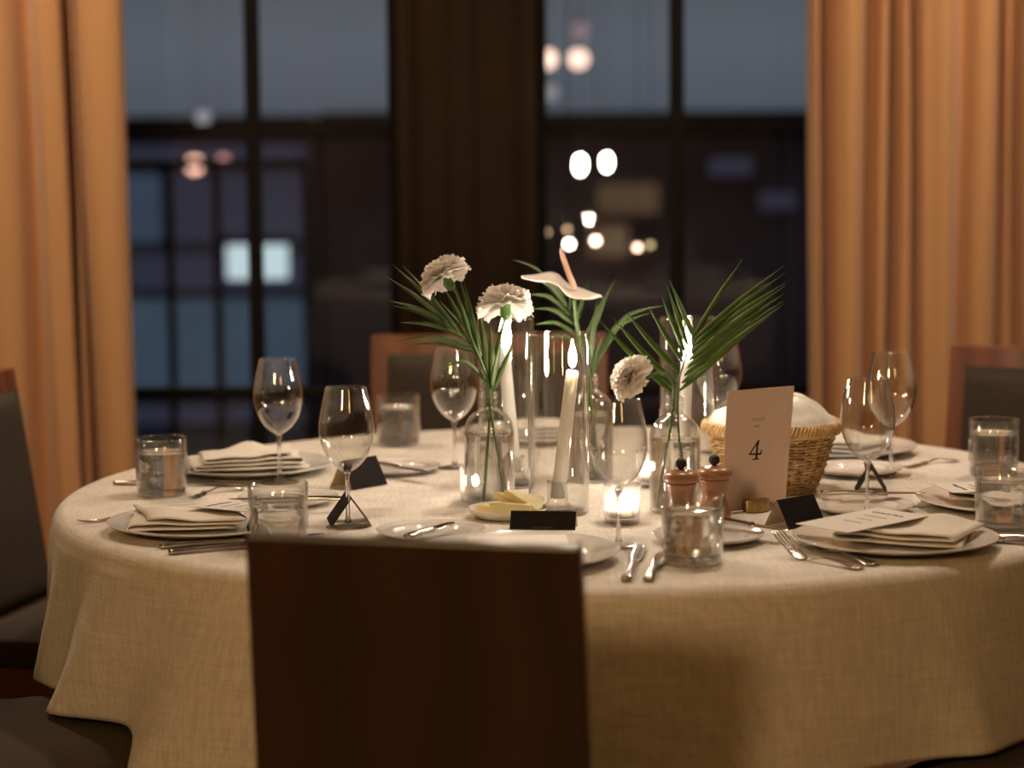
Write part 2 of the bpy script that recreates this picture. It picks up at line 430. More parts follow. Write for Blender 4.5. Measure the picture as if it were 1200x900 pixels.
# ------------------------------------------------------------------ outside, dusk
struct('ground_outside', box(-30, 30, Y1 + .2, 45, -1.2, -1.1), M_ground)
def facade(px0, px1, pyt, Y, m, label, glows, depth=4):
    a, b_ = PY(px0, pyt, Y), PY(px1, pyt, Y)
    t = thing('building', ((a.x + b_.x) / 2, Y, -1.1), label, 'building')
    hw = (b_.x - a.x) / 2
    w = link('facade_wall', box(-hw, hw, 0, depth, 0, a.z + 1.1), m, t, False)
    link('roof_ledge', box(-hw, hw, -.15, depth, a.z + 1.1, a.z + 1.3), M_rail, t, False)
    for (x0, y0, x1, y1, g) in glows:
        p, q = PY(x0, y1, Y), PY(x1, y0, Y)
        cx = (a.x + b_.x) / 2
        f = link('window_or_glow_frame', box(p.x - cx - .06, q.x - cx + .06, -.06, 0, p.z + 1.1 - .06, q.z + 1.1 + .06), m, t, False)
        link('window_or_glow_pane', box(p.x - cx, q.x - cx, -.09, -.061, p.z + 1.1, q.z + 1.1), g, f, False)  # also carries the reflection stand-ins and the facade-lifting panes
    return t
M_dimglow = lit('dim_cool_facade_lift', (.026, .027, .045), (.034, .036, .056), 1.0)  # dim emission added to lift the dark facade tone
facade(60, 368, 166, 20, M_facade, 'dim blue-lit building across the street beside a street lantern',
       [(150, 170, 356, 189, M_dimglow), (150, 205, 190, 282, M_shopglow), (196, 205, 356, 282, M_dimglow), (156, 298, 356, 338, M_dimglow),
        (150, 350, 356, 455, M_shopglow), (150, 475, 356, 560, M_dimglow)])
facade(376, 610, 160, 20, M_facade2, 'dark plum brick building beyond the street, next to the window pillar', [])
facade(622, 1120, 160, 20, M_facade2, 'dark building with warm panes standing in for room reflections behind the right-hand window',
       [(700, 215, 770, 250, M_warmglow), (690, 262, 735, 300, M_warmglow), (830, 185, 880, 205, M_dimglow), (890, 225, 930, 245, M_dimglow)])
# terrace railing
rt = thing('railing', (PY(255, 300, 10).x, 10, -1.1), 'black metal railing outside the left-hand window', 'railing')
rz = PY(255, 192, 10).z + 1.1
x0_, x1_ = PY(120, 200, 10).x - rt.location.x, PY(362, 200, 10).x - rt.location.x
bevel(link('top_rail', box(x0_, x1_, -.02, .02, rz - .018, rz + .018), M_rail, rt, False), .008)
for px in (200, 255, 360):
    x = PY(px, 300, 10).x - rt.location.x
    bevel(link('post', box(x - .017, x + .017, -.017, .017, 0, rz - .018), M_rail, rt, False), .006)
# outdoor globes standing in for room lights reflected in the panes
def globe(px, py, Y, r, color, s, label, sx=1, sz=1, cord=True):
    p = PY(px, py, Y)
    t = thing('reflection_globe', p, label, 'reflection stand-in')
    m = emit('reflection_glow', color, s)
    bm = bmesh.new(); bmesh.ops.create_uvsphere(bm, u_segments=16, v_segments=10, radius=r)
    for v in bm.verts: v.co.x *= sx; v.co.z *= sz
    link('globe', bm, m, t)
    link('cap', lathe([(0, r * sz * 1.25), (r * .4, r * sz * 1.2), (r * .45, r * sz * .9), (0, r * sz * .9)], 12), M_rail, t)
    link('cord', tube([(0, 0, r * sz * 1.2), (0, 0, 4.6 - p.z)], .0015, 6), M_rail, t)
    return t
WARM = (1, .66, .50); PEACH = (1, .52, .38)
globe(228, 193, 13, .048, PEACH, 3.2, 'brighter peach reflection stand-in globe outside, upper area of the left-hand window')
globe(262, 187, 13, .030, (1, .45, .40), 1.0, 'dimmer pink reflection stand-in close beside the peach globe outside the left-hand window')
globe(238, 137, 13, .040, (.6, .62, .68), .55, 'faint grey reflection stand-in crossing the horizontal window bar')
globe(641, 69, 12.4, .050, WARM, 2.4, 'upper warm reflection stand-in touching the pillar edge in the right-hand window')
globe(678, 69, 13, .052, WARM, 2.4, 'upper warm reflection stand-in just clear of the pillar, below a dim purplish one')
globe(680, 36, 13.4, .05, (.6, .46, .50), .45, 'dim purplish reflection stand-in above a warm one in the upper right-hand window', 1, 1.25)
globe(645, 108, 13.6, .045, (.6, .56, .58), .5, 'dim grey reflection stand-in at the pillar edge just above the window bar')
globe(680, 193, 10.5, .019, (1, .90, .74), 40, 'brilliant white oval reflection stand-in nearest the pillar below the window bar', 1, 2.0)
globe(711, 190, 10.5, .017, (1, .90, .74), 40, 'brilliant white oval reflection stand-in second from the pillar below the window bar', 1, 2.0)
globe(667, 286, 8, .012, (1, .80, .62), 26, 'small bright reflection stand-in right above the anthurium spadix')
globe(698, 282, 8, .013, (1, .70, .50), 12, 'small warm reflection stand-in to the side of the anthurium spadix tip')
globe(665, 269, 8.3, .010, (1, .60, .35), 2.6, 'dim amber reflection stand-in just over the small bright one above the spadix')
globe(640, 272, 8, .011, (1, .60, .32), 2.2, 'dim amber reflection stand-in by the pillar above the anthurium spathe')
globe(747, 290, 8, .011, (1, .58, .40), 9, 'small peach reflection stand-in low behind the palm leaves in the right-hand window')
globe(762, 287, 8.3, .009, (1, .75, .35), 2.4, 'dim yellowish reflection stand-in overlapping the small peach one behind the palm leaves')
p = PY(302, 306, 14)
t = thing('street_lantern', (p.x, p.y, -1.1), 'cool white street lantern glowing behind the window mullion', 'lantern')
hz = p.z + 1.1
link('post', tube([(0, 0, 0), (0, 0, hz - .14)], .03, 10), M_rail, t)
bm = box(-.17, .17, -.08, .08, hz - .10, hz + .10)
link('lantern_glass', bm, emit('cool_lantern_glow', (.74, .92, .95), .85), t, False)
link('lantern_cap', box(-.2, .2, -.1, .1, hz + .10, hz + .14), M_rail, t, False)

# ------------------------------------------------------------------ table and cloth
TC = Vector((.113, 4.053)); TR = .878; TZ = .75
t = thing('dining_table', (TC.x, TC.y, 0), 'round dining table hidden under the white linen cloth', 'table')
bevel(link('tabletop', lathe([(0, .715), (TR - .03, .715), (TR - .012, .722), (TR - .012, .744), (TR - .03, .7475), (0, .7475)], 96), M_darkwood, t), .002)
link('pedestal', lathe(smooth_prof([(.14, .03), (.07, .10), (.05, .3), (.055, .6), (.11, .714)], 5), 32), M_darkwood, t)
link('pedestal_base', lathe([(0, .0), (.33, .0), (.33, .02), (.15, .045), (0, .05)], 48), M_darkwood, t)
def sstep(a, b, x):
    t = max(0, min(1, (x - a) / (b - a))); return t * t * (3 - 2 * t)
def hem(deg):
    # the cloth rests on the tucked-in seats and hangs lower between them
    seat = lambda c, w: sstep(c - w - 5, c - w + 1, deg) * (1 - sstep(c + w - 1, c + w + 5, deg))
    h = .375 + .015 * math.sin(R_(deg * 3))
    for c, w in ((206, 17), (158, 14), (313, 23)):
        s = seat(c, w); h = h * (1 - s) + (.488 if c != 313 else .484) * s
    return h
def fold(deg, t):
    a = R_(deg); s = 0
    s += .010 * math.sin(a * 7 + .6) + .006 * math.sin(a * 13 + 2.0)
    def g(c, w, am): 
        d = (deg - c + 180) % 360 - 180
        return am * math.exp(-(d / w) ** 2)
    s += g(237, 5.5, .046) + g(227, 3.6, -.022) + g(248, 4, .020) + g(256, 4, -.018) + g(219, 3.0, .026) + g(211.5, 2.6, -.020) + g(204, 2.6, .018) + g(196.5, 2.4, -.018) + g(190, 2.4, .008)
    s += g(284, 6, .012) + g(296, 4, -.006) + g(303, 2.5, .012) + g(312, 4, -.006) + g(320, 2.2, .014) + g(327, 3, -.01)
    return 1.5 * s * t ** 1.2
bm = bmesh.new(); NT = 360; rings = []
rad_top = [0.001, .12, .25, .38, .5, .62, .72, TR - .022]
for r in rad_top:
    rings.append([bm.verts.new((r * math.cos(2 * PI * i / NT), r * math.sin(2 * PI * i / NT), TZ)) for i in range(NT)])
for k in range(1, 7):
    a = k / 6 * PI / 2; rr = TR - .022 + .024 * math.sin(a); z = TZ - .026 * (1 - math.cos(a))
    rings.append([bm.verts.new((rr * math.cos(2 * PI * i / NT), rr * math.sin(2 * PI * i / NT), z)) for i in range(NT)])
ND = 34
for k in range(1, ND + 1):
    t_ = k / ND; ring = []
    for i in range(NT):
        deg = 360 * i / NT
        hz_ = hem(deg); z = TZ - .026 + (hz_ - (TZ - .026)) * t_
        drop = (TZ - z) / .36
        dd = deg + 13 * drop * (1 if deg < 270 and deg > 180 else -.4)
        rr = TR + .002 + .030 * drop + fold(dd, min(1.1, drop)) + .0035 * noise.noise(Vector((deg * .12, drop * 3, 1))) * drop
        ring.append(bm.verts.new((rr * math.cos(R_(deg)), rr * math.sin(R_(deg)), z)))
    rings.append(ring)
for a, b_ in zip(rings, rings[1:]):
    for i in range(NT):
        j = (i + 1) % NT; bm.faces.new((a[i], a[j], b_[j], b_[i]))
bm.faces.new(rings[0])
o = link('tablecloth', bm, M_cloth, loc=(TC.x, TC.y, 0))
s = o.modifiers.new('thickness', 'SOLIDIFY'); s.thickness = .0012; s.offset = -1
tag(o, 'white woven linen tablecloth draped over the round table', 'tablecloth')

# ------------------------------------------------------------------ chairs
def chair(loc, face_deg, label, w=.42, h=.90, lean=.055, woodm=None, wb=None, inset=.038):
    """local: +y is the way the chair faces; origin on the floor under the seat centre"""
    wm = woodm or M_wood; wb = wb or w + .015
    t = thing('dining_chair', (loc[0], loc[1], 0), label, 'chair', R_(face_deg - 90))
    hw, hd = w / 2, .215
    bm = bmesh.new(); n = 10; vs = {}
    # padded seat: domed top, straight welted side
    for s in (0, 1):
        for i in range(n + 1):
            for j in range(n + 1):
                u, v = i / n * 2 - 1, j / n * 2 - 1
                x, y = u * (hw + .008), v * (hd + .008)
                k = max(abs(u), abs(v))
                z = .472 - .016 * sstep(.75, 1, k) if s else .405
                if s: z += .006 * (1 - u * u) * (1 - v * v)
                vs[s, i, j] = bm.verts.new((x, y, z))
    for i in range(n):
        for j in range(n):
            bm.faces.new((vs[1, i, j], vs[1, i + 1, j], vs[1, i + 1, j + 1], vs[1, i, j + 1]))
            bm.faces.new((vs[0, i, j], vs[0, i, j + 1], vs[0, i + 1, j + 1], vs[0, i + 1, j]))
    for i in range(n):
        bm.faces.new((vs[0, i, 0], vs[0, i + 1, 0], vs[1, i + 1, 0], vs[1, i, 0])); bm.faces.new((vs[0, i, n], vs[1, i, n], vs[1, i + 1, n], vs[0, i + 1, n]))
        bm.faces.new((vs[0, 0, i], vs[1, 0, i], vs[1, 0, i + 1], vs[0, 0, i + 1])); bm.faces.new((vs[0, n, i], vs[0, n, i + 1], vs[1, n, i + 1], vs[1, n, i]))
    bevel(link('seat', bm, M_wool, t), .006)
    bm = box(-hw, hw, hd - .022, hd, .345, .404)
    box_bm(bm, -hw, hw, -hd, -hd + .022, .345, .404); box_bm(bm, -hw, -hw + .022, -hd + .022, hd - .022, .345, .404); box_bm(bm, hw - .022, hw, -hd + .022, hd - .022, .345, .404)
    bevel(link('seat_frame', bm, wm, t, False), .003)
    for sx in (-1, 1):
        for sy in (-1, 1):
            bm = bmesh.new()
            cx, cy = sx * (hw - .02), sy * (hd - .02)
            for z, a, dy in ((0, .013, sy * .02 if sy < 0 else 0), (.346, .019, 0)):
                pass
            vsb = [bm.verts.new((cx + a * .013, cy + b * .013 + (.03 * sy if sy < 0 else 0), 0)) for a, b in ((-1, -1), (1, -1), (1, 1), (-1, 1))]
            vst = [bm.verts.new((cx + a * .0195, cy + b * .0195, .3452)) for a, b in ((-1, -1), (1, -1), (1, 1), (-1, 1))]
            bm.faces.new(vsb); bm.faces.new(vst)
            for i in range(4):
                j = (i + 1) % 4; bm.faces.new((vsb[i], vsb[j], vst[j], vst[i]))
            bevel(link('leg', bm, wm, t, False), .003)
    # back: one wooden panel, slightly wider at the base, leaning
    z0, z1 = .36, h
    def yb(z): return -hd - .004 - lean * (z - z0) / (z1 - z0)
    def hb(z): return (w / 2 + .008) + ((wb / 2) - (w / 2 + .008)) * (z - z0) / (z1 - z0)
    nz = 12; pr = []
    bm = bmesh.new()
    for k in range(nz + 1):
        z = z0 + (z1 - z0) * k / nz
        pr.append([bm.verts.new((x * hb(z), yb(z) - d, z)) for x, d in ((-1, 0), (1, 0), (1, .024), (-1, .024))])
    for a, b_ in zip(pr, pr[1:]):
        for i in range(4):
            j = (i + 1) % 4; bm.faces.new((a[i], a[j], b_[j], b_[i]))
    bm.faces.new(pr[0]); bm.faces.new(pr[-1])
    bevel(link('back_panel', bm, wm, t, False), .004)
    # padded front of the back, framed by the wood
    bm = bmesh.new(); g = {}
    za, zb_ = .458, h - .042
    n = 12
    for s in (0, 1):
        for i in range(n + 1):
            for j in range(n + 1):
                u, v = i / n * 2 - 1, j / n * 2 - 1
                z = za + (zb_ - za) * j / n
                k = max(abs(u), abs(v))
                x = u * (hb(z) - inset)
                y = yb(z) - .001 if s == 0 else yb(z) + .016 - .012 * sstep(.8, 1, k)
                g[s, i, j] = bm.verts.new((x, y, z))
    for i in range(n):
        for j in range(n):
            for s in (0, 1):
                bm.faces.new((g[s, i, j], g[s, i + 1, j], g[s, i + 1, j + 1], g[s, i, j + 1]))
    for i in range(n):
        for q in ((0, i, 0, i + 1), (n, i, n, i + 1)):
            bm.faces.new((g[0, q[0], q[1]], g[0, q[2], q[3]], g[1, q[2], q[3]], g[1, q[0], q[1]]))
            bm.faces.new((g[0, q[1], q[0]], g[0, q[3], q[2]], g[1, q[3], q[2]], g[1, q[1], q[0]]))
    link('back_cushion', bm, M_wool, t)
    return t
# front chair: back towards the camera
A, B = P(286, 628, .90), P(679, 642, .90)
dv = (B - A); ang = math.degrees(math.atan2(dv.y, dv.x)) + 90
mid = (A + B) / 2
fd = Vector((math.cos(R_(ang)), math.sin(R_(ang)), 0))
c = mid + fd * (.215 + .004 + .055 + .024)
chair((c.x, c.y), ang, 'shade-darkened wooden dining chair seen from behind in front of the table', w=.392, wb=dv.length + .0, woodm=M_wood_shade, lean=.055)
# back chair
A, B = P(436, 392, .90), P(711, 392, .90)
mid = (A + B) / 2
c = mid + Vector((.0, -1, 0)) * (.219 + .055)
chair((c.x, c.y), -90, 'orange-brown wooden dining chair facing the camera behind the candles', w=(B - A).length - .0, wb=(B - A).length, lean=.055)
# right back chair: left top corner at px (1116,404)
A = P(1114, 404, .90)
fdir = R_(238)
f = Vector((math.cos(fdir), math.sin(fdir), 0)); s = Vector((f.y, -f.x, 0))   # s: chair's own right
w_ = .42
c = A - s * (w_ / 2) + f * (.219 + .055)
chair((c.x, c.y), 238, 'brown wooden dining chair with grey padding in front of the pleated curtain', w=w_, wb=w_)
# left chair: far top corner at px (35,431)
A = P(34, 431, .90)
fdir = R_(-14); f = Vector((math.cos(fdir), math.sin(fdir), 0)); s = Vector((f.y, -f.x, 0))
c = A + s * (.44 / 2) + f * (.219 + .055)
chair((c.x, c.y), -14, 'wooden dining chair with grey padded back beside the ochre curtain edge', w=.42, wb=.44, lean=.085, inset=.014)
LC = c.copy()
# near left chair: only the seat shows
chair((-.73, 3.575), 27, 'grey seat of the chair tucked under the cloth at the lower left', w=.44)
# near right chair: only a dark corner of the seat shows
chair((.86, 3.36), 137, 'dark chair seat just visible under the cloth hem at the lower right corner', w=.44)

# ------------------------------------------------------------------ tableware
def place(o, p, rz=0):
    o.location = p; o.rotation_euler = (0, 0, rz); return o
first = {}
def inst(key, maker, loc, label, rz=0):
    """first of a kind is built, every later one is a copy of the thing and its parts"""
    if key not in first:
        o = maker(); first[key] = o
    else:
        o = copy_tree(first[key])
    o.location = loc; o.rotation_euler = (0, 0, rz); o['label'] = label
    return o

def mk_wine():
    t = thing('wine_glass', (0, 0, 0), '', 'glass', group='wine glasses around the table')
    outer = smooth_prof([(.0045, .0855), (.012, .0895), (.024, .100), (.034, .115), (.0405, .132), (.0432, .149), (.0420, .168), (.0385, .188), (.0345, .206), (.0318, .218)], 4)
    inner = [(max(r - .0011, 0.0008), z + (.0012 if z < .1 else 0)) for r, z in outer][::-1]
    bm = lathe([(0, .0850)] + outer + inner + [(0, .0880)], 56)
    link('bowl', bm, M_thin, t)
    link('stem', lathe(smooth_prof([(.0085, .0035), (.0048, .010), (.0033, .025), (.0031, .055), (.0038, .075), (.0062, .0849)], 4) + [(0, .0849)], 20), M_glass, t)
    link('foot', lathe([(0, .0), (.0345, .0), (.0352, .0008), (.0345, .0014), (.018, .0026), (.0085, .0036), (0, .0036)], 48), M_thin, t)
    return t
for (px, py, lab) in [
    (408, 617, 'empty wine glass standing over a dark tent card, beside the tumbler behind the front chair'),
    (725, 640, 'empty wine glass in front of the white carnation, its foot beside two knife handles'),
    (1016, 604, 'empty wine glass between the wicker basket and the front right plate of napkin'),
    (1044, 557, 'taller-looking empty wine glass just behind another, in front of the pleated curtain'),
    (328, 566, 'empty wine glass in front of the dark window, behind the napkin plate on the left'),
    (533, 548, 'out-of-focus empty wine glass in front of the far chair with the orange frame'),
    (842, 530, 'empty wine glass partly hidden behind the tall hurricane vase and the number card')]:
    inst('wine', mk_wine, P(px, py), lab, rnd.random() * 6)

def mk_tumbler():
    t = thing('water_tumbler', (0, 0, 0), '', 'glass', group='water tumblers around the table')
    ro, h = .0445, .0975
    prof = [(0, .0004), (.0385, .0), (.0415, .0015), (.0425, .006), (ro - .0006, .05), (ro, h - .001), (ro - .0008, h), (ro - .0018, h - .001), (ro - .0026, .05), (.0398, .0155), (.036, .0135), (0, .0130)]
    link('glass_wall', lathe(prof, 56), M_thin, t)
    link('glass_base', lathe([(0, .0012), (.037, .0012), (.0400, .003), (.0402, .0115), (.0385, .0125), (0, .0122)], 48), M_glass, t)
    link('water', lathe([(0, .0136), (.0355, .0140), (.0390, .0165), (.0417, .05), (.0419, .0735), (.0422, .0745), (.040, .0730), (0, .0728)], 56), M_water, t)
    return t
for (px, py, lab) in [
    (812, 659, 'water tumbler at the front, overlapping the two wooden mills'),
    (190, 580, 'water tumbler standing before the dark window on the left side of the table'),
    (327, 642, 'water tumbler right above the corner of the front chair, a dark card behind it'),
    (467, 521, 'blurred water tumbler in front of the far chair with the orange frame'),
    (1164, 556, 'water tumbler in front of the chair with grey padding by the pleated curtain'),
    (1176, 619, 'water tumbler at the right table edge, in front of another tumbler')]:
    inst('tumbler', mk_tumbler, P(px, py), lab, rnd.random() * 6)

def mk_plate(R, name, cat):
    def f():
        k = R / .15
        hz = .0185 if R > .1 else .014
        prof = smooth_prof([(0, .006), (.085 * k, .0055), (.098 * k, .0065), (.108 * k, .010), (.13 * k, hz - .004), (R - .001, hz - .0005)], 4)
        prof += [(R, hz - .001), (R - .002, hz - .0035)]
        prof += [(.13 * k, hz - .008), (.105 * k, .004), (.092 * k, .0015), (.09 * k, 0), (.082 * k, 0), (.080 * k, .002), (0, .0025)]
        o = link(name, lathe(prof, 72), M_china)
        return tag(o, '', cat, name.replace('_', ' ') + 's set around the table')
    return f
plates = {}
for key, px, py, lab in [
    ('fr', 1049, 640, 'large white dinner plate at the front right holding a napkin and menu card'),
    ('fl', 240, 621, 'large white dinner plate at the front left holding a folded napkin'),
    ('bl', 293, 553, 'large white dinner plate in front of the dark window holding a piled napkin'),
    ('br', 980, 531, 'large white dinner plate behind the wicker basket near the pleated curtain'),
    ('r', 1184, 594, 'large white dinner plate at the right edge holding a printed card'),
    ('b', 626, 514, 'large white dinner plate behind the hurricane vases, before the far chair'),
    ('f', 604, 657, 'large white dinner plate right behind the front chair, under a menu card')]:
    plates[key] = inst('dinner', mk_plate(.15, 'dinner_plate', 'plate'), P(px, py), lab)
bread = {}
for key, px, py, lab in [
    ('l', 338, 590, 'small bread plate behind the front left napkin with a butter knife on it'),
    ('b', 462, 553, 'small bread plate below the blurred tumbler with a dark-bladed knife on it'),
    ('r', 1010, 599, 'small bread plate behind the front right plate, a knife lying across it'),
    ('m', 830, 634, 'small bread plate behind the front tumbler beside the mills'),
    ('br', 1003, 555, 'small bread plate behind the basket, near the rear right dinner plate'),
    ('f', 505, 629, 'small bread plate half hidden by the front chair with a butter knife on it')]:
    bread[key] = inst('bread', mk_plate(.083, 'bread_plate', 'plate'), P(px, py), lab)

# napkins: soft folded stacks
def napkin(center, w, l, rz, label, seed=1, layers=3, amp=.006, z0=.0, peak=None, lift=None):
    # one cloth folded back on itself: a long strip with rolled folds
    path = []; sx_ = -1; rr_ = .0029
    for k in range(layers):
        zk = .0022 + k * rr_ * 2; wk = w / 2 * (1 - .07 * k - .03 * ((seed + k) % 3))
        for i in range(15):
            u = -1 + 2 * i / 14
            path.append((sx_ * u * wk * -1 * -1, zk, k, u * sx_))
        if k < layers - 1:
            for a_ in range(1, 6):
                an = -PI / 2 + PI * a_ / 6
                path.append((sx_ * (wk + rr_ * math.cos(an)), zk + rr_ + rr_ * math.sin(an), k + a_ / 6, sx_))
        sx_ = -sx_
    bm = bmesh.new(); n = 22; g = []
    for (x, z, k, u) in path:
        row = []
        for j in range(n + 1):
            v = j / n * 2 - 1
            f = .25 + .75 * k / max(1, layers - 1)
            nz = noise.noise(Vector((u * 1.3 + seed * 3.1, v * 1.2, seed + k * .12)))
            zz = z0 + z + amp * (nz + .5) * f
            if peak: zz += peak[2] * math.exp(-((u - peak[0]) / .40) ** 2 - ((v - peak[1]) / .55) ** 2) * f
            zz = max(zz, z0 + z * .92)
            lk = l / 2 * (1 - .035 * k)
            row.append(bm.verts.new((x + .005 * noise.noise(Vector((v * 2, seed + k * .3, .3))) + .012 * (k - 1) * v * math.sin(seed), v * lk + .006 * noise.noise(Vector((u * 2, seed - k * .4, .9))) + .010 * k * math.cos(seed * 2) * u * .6, zz)))
        g.append(row)
    for a_, b2 in zip(g, g[1:]):
        for j in range(n): bm.faces.new((a_[j], b2[j], b2[j + 1], a_[j + 1]))
    me_ = link('napkin', bm, M_napkin, None, loc=center)
    me_.rotation_euler = (0, 0, rz); tag(me_, label, 'napkin')
    s = me_.modifiers.new('cloth', 'SOLIDIFY'); s.thickness = .0026; s.offset = 0
    t = me_
    return t
ZP = .0075
def on(pl, dx=0, dy=0, dz=ZP):
    p = pl.location.copy(); return Vector((p.x + dx, p.y + dy, p.z + dz))
napkin(on(plates['fr'], .018, .012), .19, .15, R_(-24), 'folded white napkin on the front right plate beside the menu card', 2, peak=(.45, .55, .012), z0=.004)
napkin(on(plates['fl'], -.028, .0), .17, .15, R_(8), 'folded white napkin on the front left plate with a dark gap in its fold', 5, peak=(-.55, -.2, .010), z0=.004)
napkin(on(plates['bl'], -.005, .01), .20, .15, R_(12), 'thick folded white napkin on the plate before the dark window', 3, layers=4, amp=.009, peak=(.0, .3, .014), z0=.004)
napkin(on(plates['br'], .0, .0), .18, .15, R_(-30), 'white napkin on the plate behind the wicker basket', 7, peak=(0, .2, .015), z0=.004)
napkin(on(plates['r'], .01, .0), .18, .15, R_(-60), 'white napkin under the printed card at the right table edge', 8, z0=.004)
napkin(on(plates['b'], -.01, .0), .19, .15, R_(4), 'white napkin on the far plate behind the hurricane vases', 9, peak=(.2, .0, .010), z0=.004)

# menu cards
def text_mesh(body, size, m, name, parent, mtx, extrude=.0002, align='CENTER', shear=0, spacing=1.0):
    cu = bpy.data.curves.new(name, 'FONT'); cu.body = body; cu.size = size; cu.extrude = extrude
    cu.align_x = align; cu.align_y = 'CENTER'; cu.shear = shear; cu.space_character = spacing; cu.resolution_u = 3
    tmp = bpy.data.objects.new('tmp_text', cu); col.objects.link(tmp)
    bpy.context.view_layer.update()
    me = bpy.data.meshes.new_from_object(tmp)
    bpy.data.objects.remove(tmp); bpy.data.curves.remove(cu)
    me.name = name; me.materials.clear(); me.materials.append(m)
    o = bpy.data.objects.new(name, me); col.objects.link(o); o.parent = parent; o.matrix_local = mtx
    return o
def menu_card(p, rz, label, w=.10, l=.19, title=True, tilt=(0, 0)):
    t = thing('menu_card', p, label, 'menu', rz)
    t.rotation_euler = (tilt[0], tilt[1], rz)
    link('card', box(-w / 2, w / 2, -l / 2, l / 2, 0, .0009), M_paper, t, False)
    if title:
        text_mesh('Lunch & Menu', .0105, M_ink, 'heading', t, Matrix.Translation((0, l * .32, .0011)))
        for k, s in enumerate(('FRESH BREAD & BUTTER', 'GARDEN SALAD', 'ROAST OF THE DAY')):
            text_mesh(s, .0042, M_greyink, 'menu_line', t, Matrix.Translation((0, l * .16 - k * l * .14, .0011)))
    return t
menu_card(on(plates['fr'], -.045, .020, .0355), R_(-52), 'white menu card with a dark heading on the front right napkin, pointing at the card', w=.105, l=.17, tilt=(R_(2), R_(0)))
menu_card(on(plates['f'], .004, .055, .016), R_(2), 'blank-looking white menu card in front of the black tent card, above the front chair', w=.145, l=.10, title=False, tilt=(R_(2), 0))
menu_card(on(plates['fl'], .060, .005, .0345), R_(60), 'pale printed menu card on the front left napkin, seen through the tumbler', w=.09, l=.15, tilt=(0, R_(2)))
menu_card(on(plates['r'], -.03, .02, .030), R_(100), 'white card with dark marks on the plate at the right table edge', w=.10, l=.16)

# tent cards: a folded card, dark outside on one face, beige inside
def tent(a, b_, h, spread, label, lean=0, outside=M_black):
    """a, b_: world ends of the ridge projected on the cloth"""
    a = Vector(a); b_ = Vector(b_)
    d = (b_ - a); L = d.length; rz = math.atan2(d.y, d.x)
    t = thing('place_card', (a + b_) / 2, label, 'place card', rz)
    th = .0007
    for s, nm in ((-1, 'front_leaf'), (1, 'rear_leaf')):
        q = [Vector((-L / 2, 0, h)), Vector((L / 2, 0, h)), Vector((L / 2, s * spread, 0.0004)), Vector((-L / 2, s * spread, 0.0004))]
        nrm = (q[1] - q[0]).cross(q[3] - q[0]).normalized()
        if nrm.y * s < 0: nrm = -nrm
        link(nm, prism(q, nrm * th), outside, t, False)
        link(nm + '_lining', prism([v - nrm * .0001 for v in q], -nrm * th * .6), M_kraft, t, False)
    return t
a, b_ = P(599, 621), P(676, 622)
tc1 = tent(a + Vector((0, .022, 0)), b_ + Vector((0, .022, 0)), .026, .018, 'black tent place card facing the camera, above the front chair')
text_mesh('guest name', .007, M_goldink, 'name_lettering', tc1, Matrix.Translation((0, -.0178, .0038)) @ Matrix.Rotation(R_(56), 4, 'X'))
tent(P(400, 573), P(441, 566), .048, .027, 'dark tent place card standing just behind the front left wine glass')
tent(P(412, 618), P(406, 607), .044, .031, 'tent place card seen end-on through the wine glass stem, open like a letter A')
tent(P(303, 633), P(299, 622), .046, .014, 'narrow tent place card seen end-on behind the tumbler by the front chair')
tent(P(910, 619), P(953, 611), .043, .024, 'near-black tent place card leaning by the front right plate')
tent(P(1021, 581), P(1020, 571), .044, .026, 'tent place card seen end-on behind the rear wine glass stems')

# cutlery
def fork(A, B, C, label, flip=1):
    """A handle end, B root of the tines, C tine tips"""
    A, B, C = Vector(A), Vector(B), Vector(C)
    t = thing('fork', A, label, 'fork')
    A_, B_, C_ = Vector((0, 0, 0)), B - A, C - A
    fwd = (B_ - A_).normalized(); side = Vector((0, 0, 1)).cross(fwd).normalized()
    up = Vector((0, 0, .006))
    pts = spline([A_ + Vector((0, 0, .002)), A_.lerp(B_, .3) + up, A_.lerp(B_, .65) + up * 1.3, B_.lerp(A_, .12) + Vector((0, 0, .003)), B_ + Vector((0, 0, .002))], 6)
    n_ = len(pts); hw = []
    for i in range(n_):
        s = i / (n_ - 1)
        hw.append(.0085 * (1 - sstep(0, .5, s)) + .0030 + .0075 * sstep(.86, 1, s) - .006 * (1 - sstep(0, .05, s)))
    bm = ribbon_bm(bmesh.new(), pts, hw, .0026, side)
    link('handle', bm, M_steel, t)
    bm = bmesh.new()
    head = B_ + (C_ - B_) * .35
    ribbon_bm(bm, spline([B_ + Vector((0, 0, .002)), B_ + (C_ - B_) * .18 + Vector((0, 0, .0)), head + Vector((0, 0, -.0005))], 4), [.0105, .0115, .012, .0122, .0124, .0124, .0124, .0124, .0122], .0018, side)
    for k in range(4):
        o_ = side * (-.0108 + .0072 * k)
        ribbon_bm(bm, spline([head + o_, B_ + (C_ - B_) * .7 + o_ + Vector((0, 0, -.001)), C_ + o_ * .92 + Vector((0, 0, .001))], 4), [.0017, .0016, .0016, .0015, .0015, .0014, .0013, .0011, .0008], .0016, side)
    link('tines', bm, M_steel, t)
    return t
